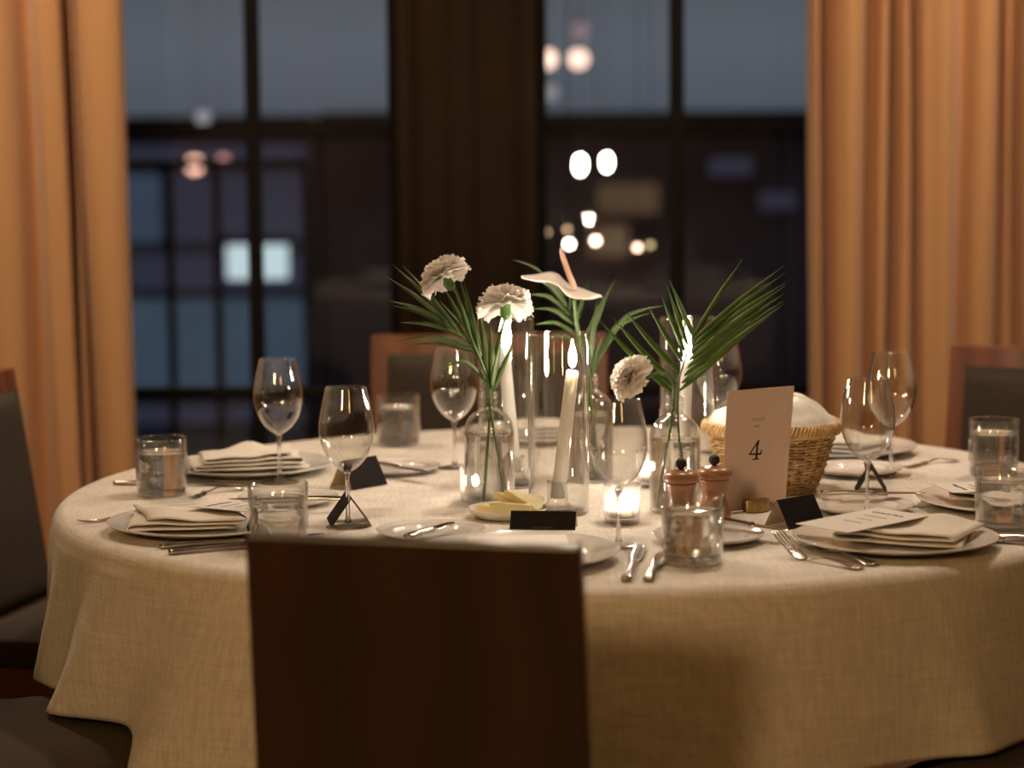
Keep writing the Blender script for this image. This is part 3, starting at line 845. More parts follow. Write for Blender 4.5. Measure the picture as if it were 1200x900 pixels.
def knife(A, C, label, name='table_knife', blade=.5, bm_mat=None):
    """A handle end, C blade tip"""
    A, C = Vector(A), Vector(C)
    t = thing(name, A, label, 'knife')
    D = C - A; L = D.length; fwd = D.normalized(); side = Vector((0, 0, 1)).cross(fwd).normalized()
    z = Vector((0, 0, .0042))
    hp = spline([z * .9, D * .15 + z * 1.1, D * .35 + z, D * blade + z * .8], 5)
    link('handle', ribbon_bm(bmesh.new(), hp, [.0062 + .0016 * math.cos(i / (len(hp) - 1) * 5) for i in range(len(hp))], .0066, side), M_steel, t)
    bp = [D * (blade + (1 - blade) * i / 10) + z * .8 for i in range(11)]
    link('blade', ribbon_bm(bmesh.new(), bp, [.005, .009, .0098, .010, .010, .010, .0098, .0095, .0085, .006, .0015], [.003] + [.0016] * 9 + [.0008], side), bm_mat or M_steel, t)
    return t
def spoon(A, B, C, label):
    A, B, C = Vector(A), Vector(B), Vector(C)
    t = thing('spoon', A, label, 'spoon')
    B_, C_ = B - A, C - A
    fwd = B_.normalized(); side = Vector((0, 0, 1)).cross(fwd).normalized(); up = Vector((0, 0, .006))
    pts = spline([Vector((0, 0, .002)), B_ * .3 + up, B_ * .65 + up * 1.3, B_ + Vector((0, 0, .003))], 6)
    link('handle', ribbon_bm(bmesh.new(), pts, [.0085 * (1 - sstep(0, .5, i / 18)) + .003 for i in range(len(pts))], .0026, side), M_steel, t)
    ov = [(C_ - B_) * s + B_ + Vector((0, 0, .003 - .002 * math.sin(s * PI))) for s in [i / 8 for i in range(9)]]
    link('spoon_bowl', ribbon_bm(bmesh.new(), ov, [.003, .012, .017, .020, .0205, .019, .016, .011, .002], .0016, side), M_steel, t)
    return t
rim = Vector((0, 0, .020))
fork(P(1009, 668), P(941, 656), PY(911, 623, P(941, 656).y + .045), 'upper fork at the front right plate, tines tipped up over the tent card')
fork(P(1026, 664), P(962, 650) + Vector((0, .03, 0)), PY(932, 628, P(941, 656).y + .075), 'second fork crossing under the first beside the front right plate')
fork(P(212, 600), P(130, 609), P(93, 611, .754), 'fork with its tines poking out beyond the front left plate')
knife(P(188, 643), P(380, 628), 'table knife by the front left plate, the one nearer the plate')
knife(P(198, 650), P(390, 634), 'table knife by the front left plate, the one nearer the cloth edge')
knife(P(734, 682), P(752, 640), 'knife lying under the front wine glass foot, its thick handle towards the cloth edge')
knife(P(760, 682), P(778, 648), 'knife whose handle end points at the cloth edge, next to the front tumbler')
knife(P(134, 568), P(305, 569), 'knife handle showing behind the tumbler before the dark window')
fork(P(285, 574), P(240, 578), P(224, 584, .753), 'fork of which only short handle pieces show beyond the left tumbler')
knife(P(1215, 634), P(1120, 628), 'upper knife lying along the right table edge under the tumbler')
knife(P(1222, 641), P(1135, 632), 'lower knife lying along the right table edge')
fork(P(1122, 541), P(1085, 543), P(1060, 548, .753), 'blurred fork beyond the rear right wine glass')
knife(P(962, 580, .768), P(1085, 580, .768), 'butter knife lying across the bread plate behind the front right setting', 'butter_knife')
knife(P(838, 611, .768), P(925, 624, .768), 'butter knife between the mills and the tent card, on the bread plate', 'butter_knife')
knife(P(402, 587, .768), P(268, 587, .768), 'butter knife across the bread plate seen behind the front left tumbler', 'butter_knife')
knife(P(438, 545, .768), P(502, 555, .768), 'dark-looking butter knife on the bread plate by the blurred tumbler', 'butter_knife')
knife(P(478, 632, .770), P(532, 614, .770), 'butter knife sticking up from the bread plate above the front chair', 'butter_knife')

# ------------------------------------------------------------------ candles and vases
def mk_hurricane():
    t = thing('hurricane_vase', (0, 0, 0), '', 'vase', group='tall glass cylinder vases around the candles')
    r, h = .0485, .289
    prof = [(0, .0004), (.042, 0), (r - .002, .001), (r, .005), (r, h - .002), (r - .0007, h), (r - .0022, h), (r - .0028, h - .002), (r - .0028, .010), (r - .006, .0075), (0, .007)]
    link('glass_cylinder', lathe(prof, 72), M_thin, t)
    return t
HV = [(655, 601, 'front hurricane vase, tall clear cylinder in the middle of the table'),
      (594, 569, 'hurricane vase behind the two white carnations'),
      (806, 569, 'hurricane vase behind the green palm fan and the bud bottle by the mills')]
hv = [inst('hurricane', mk_hurricane, P(px, py), lab) for px, py, lab in HV]
def candle(top_px, vase, base_off, label, hlabel, flabel=None):
    zb = vase.location.z + .0078
    bx = vase.location + Vector((base_off[0], base_off[1], 0)); bx.z = zb
    # glass candle stand
    hd_ = thing('candle_stand', bx, hlabel, 'candle holder')
    link('stand_body', lathe([(0, .0), (.024, 0), (.0245, .002), (.020, .006), (.0165, .012), (.0165, .040), (.0175, .043), (.0130, .043), (.0126, .016), (0, .015)], 32), M_thin, hd_)
    top = PY(top_px[0], top_px[1], vase.location.y + base_off[1])
    b0 = bx + Vector((0, 0, .0162))
    t = thing('taper_candle', b0, label, 'candle')
    d = top - b0
    path = [d * s for s in (0, .01, .25, .5, .75, .96, .992, 1)]
    link('wax', tube(path, [.0095, .0115, .0112, .0108, .0104, .0102, .0098, .0075], 24), M_wax, t)
    link('wick', tube([d, d + Vector((0, 0, .006)), d + Vector((.0008, 0, .010))], .0009, 6), M_wick, t)
    fp = smooth_prof([(0, 0), (.0036, .003), (.0062, .010), (.0066, .017), (.0050, .027), (.0022, .037), (0.0003, .046)], 4)
    fl = link('flame', lathe(fp + [(0, .0462)], 20), M_flame, t, loc=d + Vector((0, 0, .004)))
    return t
candle((671, 434), hv[0], (-.002, .004), 'lit white taper candle leaning inside the front hurricane vase', 'clear glass candle stand inside the front hurricane vase')
candle((590, 403), hv[1], (.014, .002), 'lit white taper candle inside the vase behind the white carnations', 'clear glass candle stand in the vase behind the white carnations')
candle((805, 419), hv[2], (-.008, .0), 'lit white taper candle inside the vase behind the palm fan', 'clear glass candle stand in the vase behind the palm fan')

def mk_votive():
    t = thing('votive_holder', (0, 0, 0), '', 'candle holder', group='ribbed glass votive holders')
    prof = [(0, .0), (.0235, .0), (.0262, .002), (.0272, .010), (.0290, .058), (.0288, .0605), (.0270, .0605), (.0262, .058), (.0245, .012), (.022, .009), (0, .0085)]
    link('ribbed_glass', lathe(prof, 96, ribs=24, ramp=.018), M_ribbed, t)
    return t
def mk_tealight():
    t = thing('tealight', (0, 0, 0), '', 'candle', group='tealights inside the votive holders')
    link('cup', lathe([(0, 0), (.0185, 0), (.0190, .001), (.0190, .016), (.0186, .016), (.0186, .0006), (0, .0006)], 32), M_thin, t)
    link('wax', lathe([(0, .0008), (.0176, .0008), (.0180, .0020), (.0180, .0135), (0, .0130)], 28), M_wax, t)
    link('wick', tube([(0, 0, .0129), (0, 0, .019)], .0008, 6), M_wick, t)
    link('flame', lathe(smooth_prof([(0, 0), (.0022, .002), (.0036, .007), (.0028, .013), (.0002, .020)], 4) + [(0, .0202)], 16), M_tflame, t, loc=(0, 0, .016))
    return t
for px, py, la, lb in [(729, 612, 'ribbed votive holder glowing behind the stem of the front wine glass', 'lit tealight glowing behind the front wine glass stem'),
                       (559, 587, 'ribbed votive holder tucked behind the bud bottle of the carnations', 'lit tealight behind the bud bottle of the carnations'),
                       (765, 570, 'ribbed votive holder behind the palm fan bottle, beside the wine glass bowl', 'lit tealight behind the palm fan bottle')]:
    inst('votive', mk_votive, P(px, py), la)
    inst('tea', mk_tealight, P(px, py) + Vector((0, 0, .0088)), lb)

def mk_bottle():
    t = thing('bud_bottle', (0, 0, 0), '', 'vase', group='small glass bottles holding stems')
    o_ = smooth_prof([(.0395, .006), (.0410, .012), (.0410, .10), (.0408, .118), (.0375, .136), (.0290, .149), (.0180, .156), (.0140, .160), (.0135, .168)], 4)
    lip = [(.0150, .169), (.0150, .173), (.0138, .174), (.0138, .178), (.0150, .179), (.0150, .184), (.0140, .186), (.0120, .186)]
    inn = [(.0115, .168), (.0118, .160), (.0160, .1535), (.0275, .1465), (.0358, .134), (.0388, .117), (.0390, .10), (.0390, .012), (.036, .008), (0, .0075)]
    link('bottle_glass', lathe([(0, .0008), (.034, 0), (.038, .0015)] + o_ + lip + inn, 56), M_thin, t)
    link('water', lathe([(0, .0080), (.0355, .0084), (.0384, .0125), (.0385, .10), (.0383, .1165), (.0386, .1172), (.036, .1160), (0, .1160)], 48), M_water, t)
    return t
B1 = inst('bottle', mk_bottle, P(574, 591), 'bud bottle of water holding the two carnations, behind the cheese dish')
B2 = inst('bottle', mk_bottle, P(791, 600), 'bud bottle of water holding the palm fan, behind the wooden mills')
B3 = inst('bottle', mk_bottle, P(692, 563), 'bud bottle behind the front hurricane vase, holding the anthurium')

# ------------------------------------------------------------------ flowers
def q(px, py, Y): return PY(px, py, Y)
def stem_path(bottle, pts, foot, neck=(0, 0)):
    """pts: world points above the mouth; goes down through the neck into the water"""
    n_ = bottle.location + Vector((neck[0], neck[1], .172))
    f_ = bottle.location + Vector((foot[0], foot[1], .012))
    return [f_, n_.lerp(f_, .45), n_] + pts
def carnation(Y, head, axis, rad, stem_pts, bottle, foot, neck, label, seed, calyx=True):
    c = q(head[0], head[1], Y)
    t = thing('carnation', c, label, 'flower')
    ax = Vector(axis).normalized()          # direction the bloom opens
    rot = Vector((0, 0, 1)).rotation_difference(ax).to_matrix()
    r2 = random.Random(seed); bm = bmesh.new()
    def petal(az, el, L, W, ph, curl=.2):
        nu, nv = 8, 14; g = []
        for i in range(nu + 1):
            u = i / nu; row = []
            for j in range(nv + 1):
                v = j / nv * 2 - 1
                fr = 1 + .04 * (math.sin(v * 19 + ph) + .5 * math.sin(v * 31)) * (1 if i == nu else 0) - .16 * v * v
                r = L * u * fr
                w = W * (u ** .7) * v
                ruf = .085 * L * u * u * math.sin(v * 5.2 + ph) + .05 * L * u * u * math.sin(v * 9 + ph * 2)
                cur = -curl * L * u * u
                x = r * math.cos(el) - (ruf + cur) * math.sin(el)
                z = r * math.sin(el) + (ruf + cur) * math.cos(el)
                p = Vector((x, w, z)); p = Matrix.Rotation(az, 3, 'Z') @ p
                row.append(bm.verts.new(rot @ p))
            g.append(row)
        for i in range(nu):
            for j in range(nv):
                try: bm.faces.new((g[i][j], g[i + 1][j], g[i + 1][j + 1], g[i][j + 1]))
                except ValueError: pass
    for ring_, (el, L, cnt, wf, curl) in enumerate([(2, 1.0, 7, .62, .30), (14, 1.0, 8, .60, .22), (28, .95, 8, .55, .15), (42, .88, 8, .52, .08), (56, .78, 8, .48, .0), (68, .70, 7, .42, -.1), (79, .62, 6, .36, -.2), (88, .55, 5, .32, -.2)]):
        for k in range(cnt):
            petal(2 * PI * (k + .5 * ring_) / cnt + r2.uniform(-.2, .2), R_(el + r2.uniform(-6, 6)), rad * L * r2.uniform(.94, 1.06), rad * wf * r2.uniform(.9, 1.15), r2.random() * 6, curl)
    o = link('bloom', bm, M_petal, t)
    sp_ = stem_path(bottle, [q(x, y, Y) for x, y in stem_pts] + [c - ax * .020], foot, neck)
    sp = spline(sp_, 6)
    sp = [p - c for p in sp]
    link('stem', tube(sp, .0021, 8), M_stem, t)
    cr = Matrix.Translation(-ax * .026) @ rot.to_4x4()
    link('calyx', lathe(smooth_prof([(.003, 0), (.0075, .004), (.0088, .012), (.0085, .022), (.0105, .030)], 4) + [(0, .028)], 20, mtx=cr), M_stem, t)
    return t
yb1, yb2, yb3 = B1.location.y, B2.location.y, B3.location.y
carnation(yb1 - .01, (520, 324), (-.55, .22, .8), .041, [(570, 440), (552, 395), (538, 350)], B1, (.018, .005), (.002, 0), 'white carnation highest on the left, tilted outward above the palm leaves', 11)
carnation(yb1 - .015, (592, 357), (-.02, .35, .9), .044, [(577, 440), (585, 405), (590, 380)], B1, (-.008, .0), (.003, .004), 'white carnation in front of the candle flame, its green base towards the camera', 12)
carnation(yb2 - .06, (739, 442), (-.62, -.22, .5), .037, [(789, 452), (783, 440), (768, 437)], B2, (-.022, .0), (-.003, .0), 'white carnation bowed low over the front wine glass', 13)

# anthurium
Ya = yb3 - .0
c = q(672, 350, Ya)
t = thing('anthurium', c, 'white anthurium with an upright pink spadix above the front hurricane vase', 'flower')
bm = bmesh.new(); g = []
nu, nv = 24, 12
left, midp, right = q(611, 323, Ya) - c, q(660, 329, Ya) - c, q(703, 345, Ya) - c
spl = spline([left, q(628, 322, Ya) - c, q(648, 321, Ya) - c, q(664, 335, Ya) - c, q(682, 340, Ya) - c, right], 5)
wid = [.0005, .0035, .007, .010, .014, .018, .021, .024, .027, .030, .033, .035, .036, .037, .038, .038, .037, .036, .034, .032, .029, .025, .020, .012, .003, .001]
for i, p in enumerate(spl):
    row = []; w = wid[min(i, len(wid) - 1)]
    for j in range(nv + 1):
        v = j / nv * 2 - 1
        row.append(bm.verts.new(p + Vector((0.004 * v * v * (1 if i > 10 else 0), v * w, -.30 * abs(v) * w * (1.0 if v < 0 else -.5) - .004 * v * v))))
    g.append(row)
for a, b_ in zip(g, g[1:]):
    for j in range(nv): bm.faces.new((a[j], b_[j], b_[j + 1], a[j + 1]))
o = link('spathe', bm, M_spathe, t); s = o.modifiers.new('th', 'SOLIDIFY'); s.thickness = .0012
sd = [q(674, 338, Ya - .01) - c, q(667, 322, Ya - .012) - c, q(661, 305, Ya - .012) - c, q(657, 291, Ya - .010) - c]
link('spadix', tube(spline(sd, 5), [.0015, .0046, .0050, .0050, .0049, .0048, .0047, .0046, .0045, .0044, .0043, .0042, .0040, .0036, .0030, .0014], 12), M_spadix, t)
sp = stem_path(B3, [q(685, 420, Ya), q(677, 385, Ya), q(673, 352, Ya)], (.008, .01), (0, .003))
link('stem', tube([p - c for p in spline(sp, 6)], .0028, 8), M_stem, t)

# palm fronds
def frond(bottle, rach, leaflets, label, m, seed, foot, neck, width=.0058):
    """rach: [(px,py,Y)], leaflets: (base px,py, tip px,py, dYbase, dYtip, width, sag)"""
    Y = bottle.location.y
    rp = [q(x, y, Y + dy) for x, y, dy in rach]
    o0 = bottle.location.copy()
    t = thing('palm_frond', o0, label, 'palm leaf')
    sp = spline(stem_path(bottle, rp, foot, neck), 6)
    link('leaf_stalk', tube([p - o0 for p in sp], [.0022 - .0014 * i / len(sp) for i in range(len(sp))], 8), m, t)
    r2 = random.Random(seed)
    for (bx, by, tx, ty, d0, d1, w, sag) in leaflets:
        a, b_ = q(bx, by, Y + d0) - o0, q(tx, ty, Y + d1) - o0
        mid = (a + b_) / 2 + Vector((0, 0, sag)) + Vector((0, r2.uniform(-.008, .008), 0))
        pts = spline([a, mid, b_], 9)
        bm = bmesh.new(); L = []
        for i, p in enumerate(pts):
            s = i / (len(pts) - 1)
            tdir = (pts[min(i + 1, len(pts) - 1)] - pts[max(i - 1, 0)]).normalized()
            view = Vector((r2.uniform(-.05, .05), -1, .25)).normalized() if i == 0 else view
            sd_ = tdir.cross(view).normalized()
            ww = w * (sstep(-.12, .22, s) * (1 - sstep(.45, 1.02, s)) + .0) + .0003
            up_ = tdir.cross(sd_)
            L.append([bm.verts.new(p - sd_ * ww + up_ * ww * .35), bm.verts.new(p), bm.verts.new(p + sd_ * ww + up_ * ww * .35)])
        for u_, v_ in zip(L, L[1:]):
            for k in (0, 1): bm.faces.new((u_[k], u_[k + 1], v_[k + 1], v_[k]))
        lo = link('leaflet', bm, m, t)
        s_ = lo.modifiers.new('th', 'SOLIDIFY'); s_.thickness = .0004
    return t
W_ = .0046
frond(B2, [(795, 448, 0), (800, 430, -.005), (808, 405, -.01), (815, 385, -.01)], [
    (787, 459, 702, 375, 0, -.06, W_, -.004), (792, 450, 717, 371, 0, -.05, W_, -.004), (796, 436, 731, 362, -.002, -.03, W_, -.003),
    (800, 424, 759, 357, -.004, -.01, W_ * .8, -.002), (803, 412, 776, 349, -.006, .03, W_ * .8, -.002), (806, 405, 782, 336, -.008, .05, W_ * .8, -.001), (813, 395, 785, 329, -.01, .06, W_ * .9, 0),
    (814, 392, 870, 304, -.01, .02, W_ * .8, .001), (813, 398, 918, 312, -.01, .03, W_ * .8, .004), (812, 406, 920, 320, -.008, .01, W_ * .8, .004), (810, 414, 921, 331, -.006, .0, W_ * 1.2, .005),
    (808, 422, 920, 335, -.005, -.02, W_ * 1.1, .005), (805, 431, 919, 344, -.005, -.03, W_ * 1.0, .005), (802, 440, 919, 352, -.003, -.04, W_ * 1.0, .004), (799, 449, 919, 356, -.001, -.05, W_ * 1.0, .003), (796, 458, 880, 388, 0, -.03, W_ * .8, .002),
    (790, 455, 760, 440, 0, -.04, W_ * .6, .008)],
    'bright green palm fan spreading over the bud bottle behind the mills', M_leaf, 21, (.012, .0), (.004, .0))
W_ = .0036
frond(B1, [(572, 445, .01), (562, 420, .01), (548, 398, .012), (532, 384, .015)], [
    (534, 386, 461, 311, .015, .02, W_, .004), (540, 392, 472, 311, .012, .04, W_, .004), (530, 384, 454, 325, .015, .0, W_, .006), (532, 386, 455, 352, .015, -.02, W_, .008), (536, 390, 459, 358, .01, .03, W_, .008),
    (545, 396, 470, 378, .01, -.01, W_, .008), (553, 406, 464, 402, .01, -.03, W_, .014), (556, 412, 482, 404, .01, .02, W_, .008), (552, 402, 515, 352, .01, .05, W_, .002), (556, 410, 519, 335, .01, .06, W_ * 1.3, .002), (560, 418, 530, 328, .01, .05, W_ * 1.3, 0),
    (566, 428, 537, 320, .005, .06, W_ * 1.2, 0), (570, 440, 544, 331, .0, .03, W_ * 1.2, 0), (574, 450, 560, 352, .0, .03, W_ * 1.4, 0), (576, 452, 590, 372, .0, .02, W_ * 1.4, 0), (577, 455, 575, 378, -.01, .02, W_ * 1.5, 0), (572, 448, 516, 434, .0, -.03, W_, .024),
    (578, 458, 602, 400, .0, .0, W_, .0), (566, 430, 548, 362, .01, .02, W_ * 1.2, 0)],
    'feathery palm frond fanning out beside the two white carnations', M_leafd, 22, (.022, .004), (.0, .002))
W_ = .0034
frond(B3, [(689, 425, .02), (680, 395, .03), (668, 365, .04), (655, 340, .05)], [
    (660, 352, 600, 304, .04, .06, W_ * .6, .018), (664, 360, 616, 322, .04, .05, W_, .014), (668, 370, 620, 345, .04, .03, W_, .014), (672, 380, 624, 362, .03, .02, W_, .012), (676, 392, 628, 380, .03, .02, W_, .012), (682, 405, 634, 398, .02, .01, W_, .012),
    (662, 350, 640, 322, .05, .06, W_, .0), (668, 362, 668, 318, .04, .08, W_ * .7, .0), (674, 380, 690, 330, .03, .07, W_ * 1.1, .0), (682, 405, 722, 326, .02, .06, W_ * 1.1, .004), (686, 415, 712, 345, .02, .04, W_ * 1.2, .004),
    (690, 425, 778, 358, .02, .0, W_ * .9, .030), (690, 430, 762, 366, .02, .02, W_ * .9, .022), (692, 440, 722, 392, .01, .01, W_ * 1.1, .006), (690, 435, 700, 352, .01, .03, W_ * 1.3, .004), (684, 420, 670, 350, .02, .06, W_ * 1.3, .0), (694, 440, 706, 395, .0, -.02, W_, .006)],
    'arching palm frond around the anthurium behind the front hurricane vase', M_leafd, 23, (-.008, .004), (.0, -.003))
# broad leaf stub standing in the water of the rear bottle shows through the glass already

# ------------------------------------------------------------------ mills, number card, basket, cheese dish
def mk_mill():
    t = thing('spice_mill', (0, 0, 0), '', 'mill')
    link('body', lathe(smooth_prof([(.0235, .0005), (.0262, .003), (.0262, .012), (.0235, .022), (.0190, .034), (.0182, .042), (.0205, .054), (.0235, .0635), (.0232, .066)], 5) + [(0, .066)], 40), M_mill, t)
    link('head', lathe(smooth_prof([(.0225, .0665), (.0255, .068), (.0275, .073), (.0265, .079), (.0215, .0835), (.0150, .0855), (.006, .0870)], 5) + [(0, .0870)], 40), M_mill, t)
    link('base_foot', lathe([(0, 0), (.0232, 0), (.0232, .0005), (0, .0005)], 30), M_mill, t)
    link('knob', lathe(smooth_prof([(.003, .0871), (.0045, .0885), (.0078, .092), (.0085, .0965), (.0068, .1015), (.003, .104)], 5) + [(0, .1042)], 28), M_ink, t)
    return t
inst('mill', mk_mill, P(798, 615), 'turned wooden mill with dark knob, standing before the bud bottle of palm')
inst('mill', mk_mill, P(837, 610), 'turned wooden mill with dark knob, standing against the table number card')

# table number card
cy = P(881, 592).y
BL, BR = P(845, 601), P(920, 593)
TL = q(852.5, 458.5, BL.y + .012)
o0 = (BL + BR) / 2
t = thing('table_number_card', o0, 'blush card standing upright printed with a black number 4', 'table number')
nrm = (BR - BL).cross(TL - BL).normalized()
if nrm.y > 0: nrm = -nrm
d_ = ray(930.7, 452); TRc = CAM + d_ * ((BL - CAM).dot(nrm) / d_.dot(nrm))
d_ = ray(920, 593); BR = CAM + d_ * ((BL - CAM).dot(nrm) / d_.dot(nrm))
link('card', prism([BL - o0, BR - o0, TRc - o0, TL - o0], -nrm * .0008), M_number_paper, t, False)
ux = (TRc - TL).normalized(); uz = nrm.cross(ux).normalized()
if uz.z < 0: uz = -uz
def on_card(px, py, lift=.0003):
    d_ = ray(px, py); k = (BL - CAM).dot(nrm) / d_.dot(nrm)
    return CAM + d_ * k + nrm * lift - o0
def card_mtx(px, py):
    p_ = on_card(px, py)
    m_ = Matrix((ux, uz, ux.cross(uz))).transposed().to_4x4()
    return Matrix.Translation(p_) @ m_
text_mesh('TABLE', .0072, M_greyink, 'heading_table', t, card_mtx(888.5, 491.5), spacing=1.35)
text_mesh('NO.', .0064, M_greyink, 'heading_number', t, card_mtx(887.5, 499.5), spacing=1.3)
def zc(x, y): return on_card(840 + x / 5.29, 440 + y / 5.29)
bm = bmesh.new()
def polyf(pts, back=.0002):
    a_ = [bm.verts.new(zc(*p_)) for p_ in pts]; b2 = [bm.verts.new(v.co - nrm * back) for v in a_]
    bm.faces.new(a_)
    for i in range(len(a_)):
        j = (i + 1) % len(a_); bm.faces.new((a_[i], a_[j], b2[j], b2[i]))
polyf([(262, 400), (256, 400), (199, 488), (202, 493), (208, 488), (252, 420)])        # diagonal
polyf([(199, 484), (199, 493), (268, 493), (275, 490), (281, 462), (275, 460), (268, 481)])   # cross bar with tick
polyf([(262, 400), (246, 424), (238, 512), (251, 512), (256, 440), (265, 400)])           # stem
polyf([(219, 524), (261, 521), (262, 515), (251, 512), (238, 512), (222, 518)])           # foot serif
link('figure_four', bm, M_ink, t, False)
gp = P(885, 599)
bb = thing('brass_card_holder', gp, 'small half-round brass holder at the foot of the number card', 'card holder', math.atan2(ux.y, ux.x))
bm = bmesh.new(); pf = [(.0215 * math.cos(a), -.017 + .0 - .006 + .012 * 0 + .0, 0) for a in (0,)]
outl = [Vector((.0215, .004, 0)), Vector((.0215, -.006, 0))] + [Vector((.0215 * math.cos(a_), -.006 - .010 * math.sin(a_), 0)) for a_ in [R_(20 * k) for k in range(1, 9)]] + [Vector((-.0215, -.006, 0)), Vector((-.0215, .004, 0))]
bevel(link('brass_block', prism(outl, Vector((0, 0, .020))), M_brass, bb, False), .0012)

# bread basket
bc = P(904, 574)
bk = thing('bread_basket', bc, 'round wicker bread basket standing behind the number card', 'basket')
Hb = .115
def br(z): s = z / Hb; return .070 + .040 * s ** .8
bm = bmesh.new(); ns = 30
for k in range(ns):
    a_ = 2 * PI * k / ns
    tube_bm(bm, [Vector((br(z) * math.cos(a_), br(z) * math.sin(a_), z)) for z in (.004, .03, .06, .09, Hb)], .0019, 6)
link('stakes', bm, M_wicker, bk)
bm = bmesh.new(); rows = 17
for r_i in range(rows):
    z = .006 + (Hb - .026) * r_i / (rows - 1)
    path = []
    for k in range(ns * 5):
        a_ = 2 * PI * k / (ns * 5)
        w = math.cos(a_ * ns / 2 + PI * (r_i % 2)) * .0032
        rr = br(z) + w
        path.append(Vector((rr * math.cos(a_), rr * math.sin(a_), z + .0007 * noise.noise(Vector((k * .3, r_i, 0))))))
    tube_bm(bm, path, .0022, 5, closed=True)
link('weave', bm, M_wicker, bk)
bm = bmesh.new()
for s in range(4):
    path = []
    for k in range(240):
        a_ = 2 * PI * k / 240; ph = a_ * 26 + s * PI / 2
        rr = br(Hb) + .001 + .0058 * math.cos(ph)
        path.append(Vector((rr * math.cos(a_), rr * math.sin(a_), Hb - .006 + .0095 * math.sin(ph))))
    tube_bm(bm, path, .0030, 5, closed=True)
link('braided_rim', bm, M_wicker, bk)
link('basket_base', lathe([(0, .0), (.070, .0), (.071, .004), (0, .004)], 40), M_wicker, bk)
# white cloth bunched in the basket
bm = bmesh.new(); n1, n2 = 26, 72; rings = []
for i in range(n1 + 1):
    s = i / n1; ring = []
    for j in range(n2):
        a_ = 2 * PI * j / n2
        r = .112 * s
        z = .038 * (1 - s ** 2.6) + .014
        z += .012 * noise.noise(Vector((math.cos(a_) * s * 3.4, math.sin(a_) * s * 3.4, 2.2))) + .006 * math.sin(a_ * 5 + s * 7) * s * (1 - s * .6)
        z += .012 * math.exp(-((r * math.cos(a_) - .03) / .04) ** 2)
        if s > .93: z -= .006 * (s - .93) / .07
        z += .004 * math.sin(a_ * 9 + s * 4) * s
        ring.append(bm.verts.new((r * math.cos(a_), r * math.sin(a_), z)))
    rings.append(ring)
for a_, b_ in zip(rings, rings[1:]):
    for j in range(n2):
        k = (j + 1) % n2; bm.faces.new((a_[j], a_[k], b_[k], b_[j]))
o = link('basket_napkin', bm, M_napkin, loc=bc + Vector((0, 0, Hb - .014)))
tag(o, 'white cloth bunched up inside the wicker bread basket', 'napkin')

# cheese dish
dc = P(595, 606)
o = link('side_dish', lathe(smooth_prof([(0, .003), (.040, .003), (.052, .006), (.0600, .014), (.0625, .0165)], 4) + [(.0630, .016), (.060, .010), (.050, .002), (.040, 0), (0, .0005)], 56), M_china, loc=dc)
tag(o, 'small white dish holding pale wedges in front of the carnation bottle', 'dish')
def wedge(p, rz, L, w, h, tilt, label):
    bm = bmesh.new(); n = 8
    # a curved rind at one end, thin point at the other
    low, topv = [], []
    outline = [Vector((0, 0, 0))] + [Vector((L * math.cos(a_), L * math.sin(a_), 0)) for a_ in [R_(-18 + 36 * k / n) for k in range(n + 1)]]
    for v in outline: low.append(bm.verts.new(v)); topv.append(bm.verts.new(v + Vector((0, 0, h))))
    bm.faces.new(low[::-1]); bm.faces.new(topv)
    for i in range(len(low)):
        j = (i + 1) % len(low); bm.faces.new((low[i], low[j], topv[j], topv[i]))
    o = link('cheese_wedge', bm, M_cheese, smooth=False, loc=p)
    o.rotation_euler = (tilt[0], tilt[1], rz); bevel(o, .0018, 2)
    return tag(o, label, 'cheese', 'pale wedges on the small white dish')
wedge(dc + Vector((-.050, -.010, .0085)), R_(8), .072, .02, .014, (R_(8), R_(2)), 'pale yellow wedge lying flattest, at the outer left of the small dish')
wedge(dc + Vector((-.024, .012, .030)), R_(-8), .060, .02, .012, (R_(20), R_(14)), 'pale yellow wedge in the middle of the pile on the small dish')
wedge(dc + Vector((-.008, .000, .036)), R_(-10), .066, .02, .012, (R_(24), R_(20)), 'topmost pale yellow wedge with its point raised, on the small dish')
wedge(dc + Vector((-.030, -.012, .010)), R_(-4), .070, .02, .016, (R_(4), R_(0)), 'pale yellow wedge lowest in the pile, partly behind the black card')

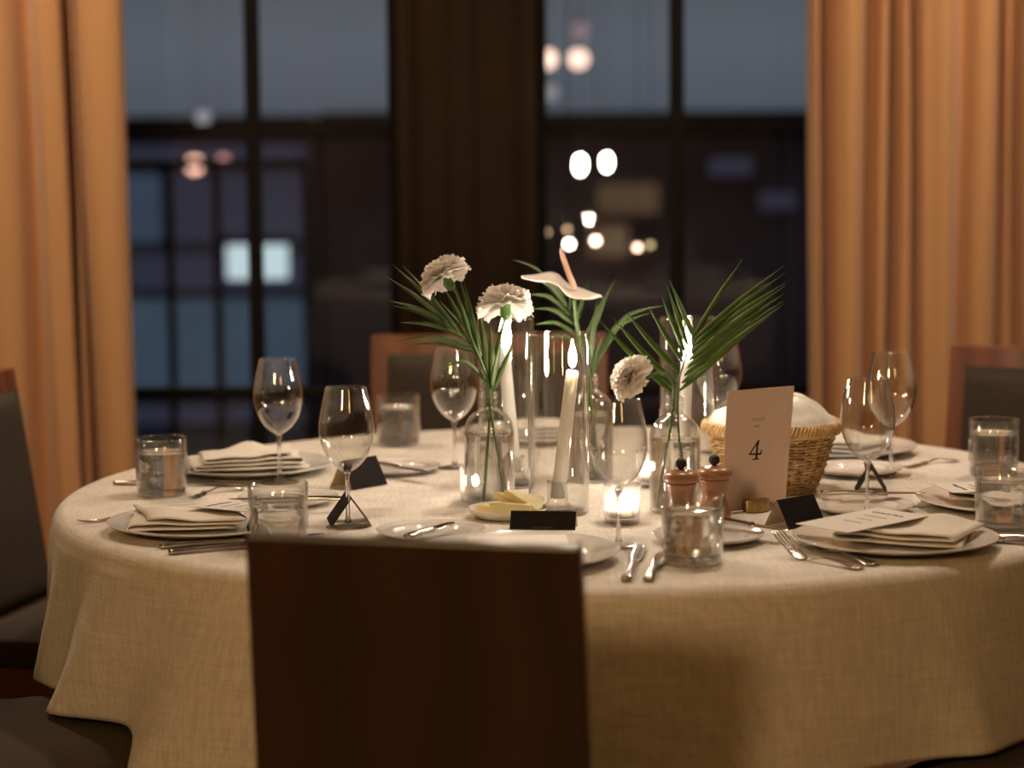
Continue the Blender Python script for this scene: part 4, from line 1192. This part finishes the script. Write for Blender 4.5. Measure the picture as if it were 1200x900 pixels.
# ------------------------------------------------------------------ lights in the room
M_lamp = emit('warm_lamp_glass', (1, .74, .50), 400)
M_lamp2 = emit('soft_lamp_glass', (1, .80, .62), 360)
M_lampf = emit('fill_pendant_glass', (1, .63, .27), 82)  # amber emission for the added front fill
M_lampg = emit('dim_fill_pendant_glass', (1, .56, .16), 14)
def downlight(x, y, r, m, label):
    t = thing('ceiling_light', (x, y, H), label, 'ceiling light')
    link('rim', lathe([(r, -.001), (r + .02, -.001), (r + .018, -.012), (r, -.014), (r, -.001)], 32), M_brass, t)
    bm = bmesh.new(); bmesh.ops.create_circle(bm, cap_ends=True, segments=32, radius=r - .001)
    o = link('diffuser', bm, m, t, False, loc=(0, 0, -.008))
for x, y, r, m, lab in [(-1.35, 5.35, .085, M_lamp, 'round ceiling light before the left curtain'),
                        (1.45, 5.35, .085, M_lamp, 'round ceiling light before the right curtain'),
                        (.45, 4.2, .075, M_lamp2, 'round ceiling light over the far side of the table')]:
    downlight(x, y, r, m, lab)

for x, y, m, lab in [(-1.5, -.5, M_lampf, 'brighter amber fill globe added behind the viewer'), (1.3, -.7, M_lampg, 'dimmer amber fill globe added behind the viewer')]:  # unseen fill globes added behind the camera to brighten the cloth drop
    t = thing('fill_pendant', (x, y, 2.35), lab, 'fill light')
    bm = bmesh.new(); bmesh.ops.create_uvsphere(bm, u_segments=24, v_segments=14, radius=.22)
    link('globe', bm, m, t)
    link('cap', lathe([(0, .235), (.03, .23), (.035, .216), (0, .216)], 20), M_brass, t)
    link('cord', tube([(0, 0, .23), (0, 0, H - 2.35)], .004, 6), M_rail, t)

# ------------------------------------------------------------------ dusk sky
w = bpy.data.worlds.new('dusk'); scene.world = w; w.use_nodes = True
n = w.node_tree.nodes; l = w.node_tree.links
bg = n['Background']
tc = n.new('ShaderNodeTexCoord'); sx = n.new('ShaderNodeSeparateXYZ'); l.new(tc.outputs['Generated'], sx.inputs[0])
cr = n.new('ShaderNodeValToRGB')
els = cr.color_ramp.elements
els[0].position = 0.0; els[0].color = (.085, .100, .125, 1)
els[1].position = .12; els[1].color = (.060, .068, .062, 1)
e = els.new(.03); e.color = (.112, .128, .155, 1)
e = els.new(.5); e.color = (.03, .035, .045, 1)
l.new(sx.outputs['Z'], cr.inputs[0]); l.new(cr.outputs[0], bg.inputs[0]); bg.inputs[1].default_value = 1.0

# ------------------------------------------------------------------ render settings
vs = scene.view_settings
vs.view_transform = 'Standard'; vs.look = 'None'; vs.gamma = 1; vs.use_curve_mapping = False; vs.exposure = 0.0
cy_ = scene.cycles
cy_.max_bounces = 14; cy_.transparent_max_bounces = 40; cy_.transmission_bounces = 12; cy_.glossy_bounces = 5; cy_.diffuse_bounces = 3
cy_.sample_clamp_indirect = 4; cy_.caustics_reflective = False; cy_.caustics_refractive = True; cy_.blur_glossy = .5
cy_.use_denoising = True
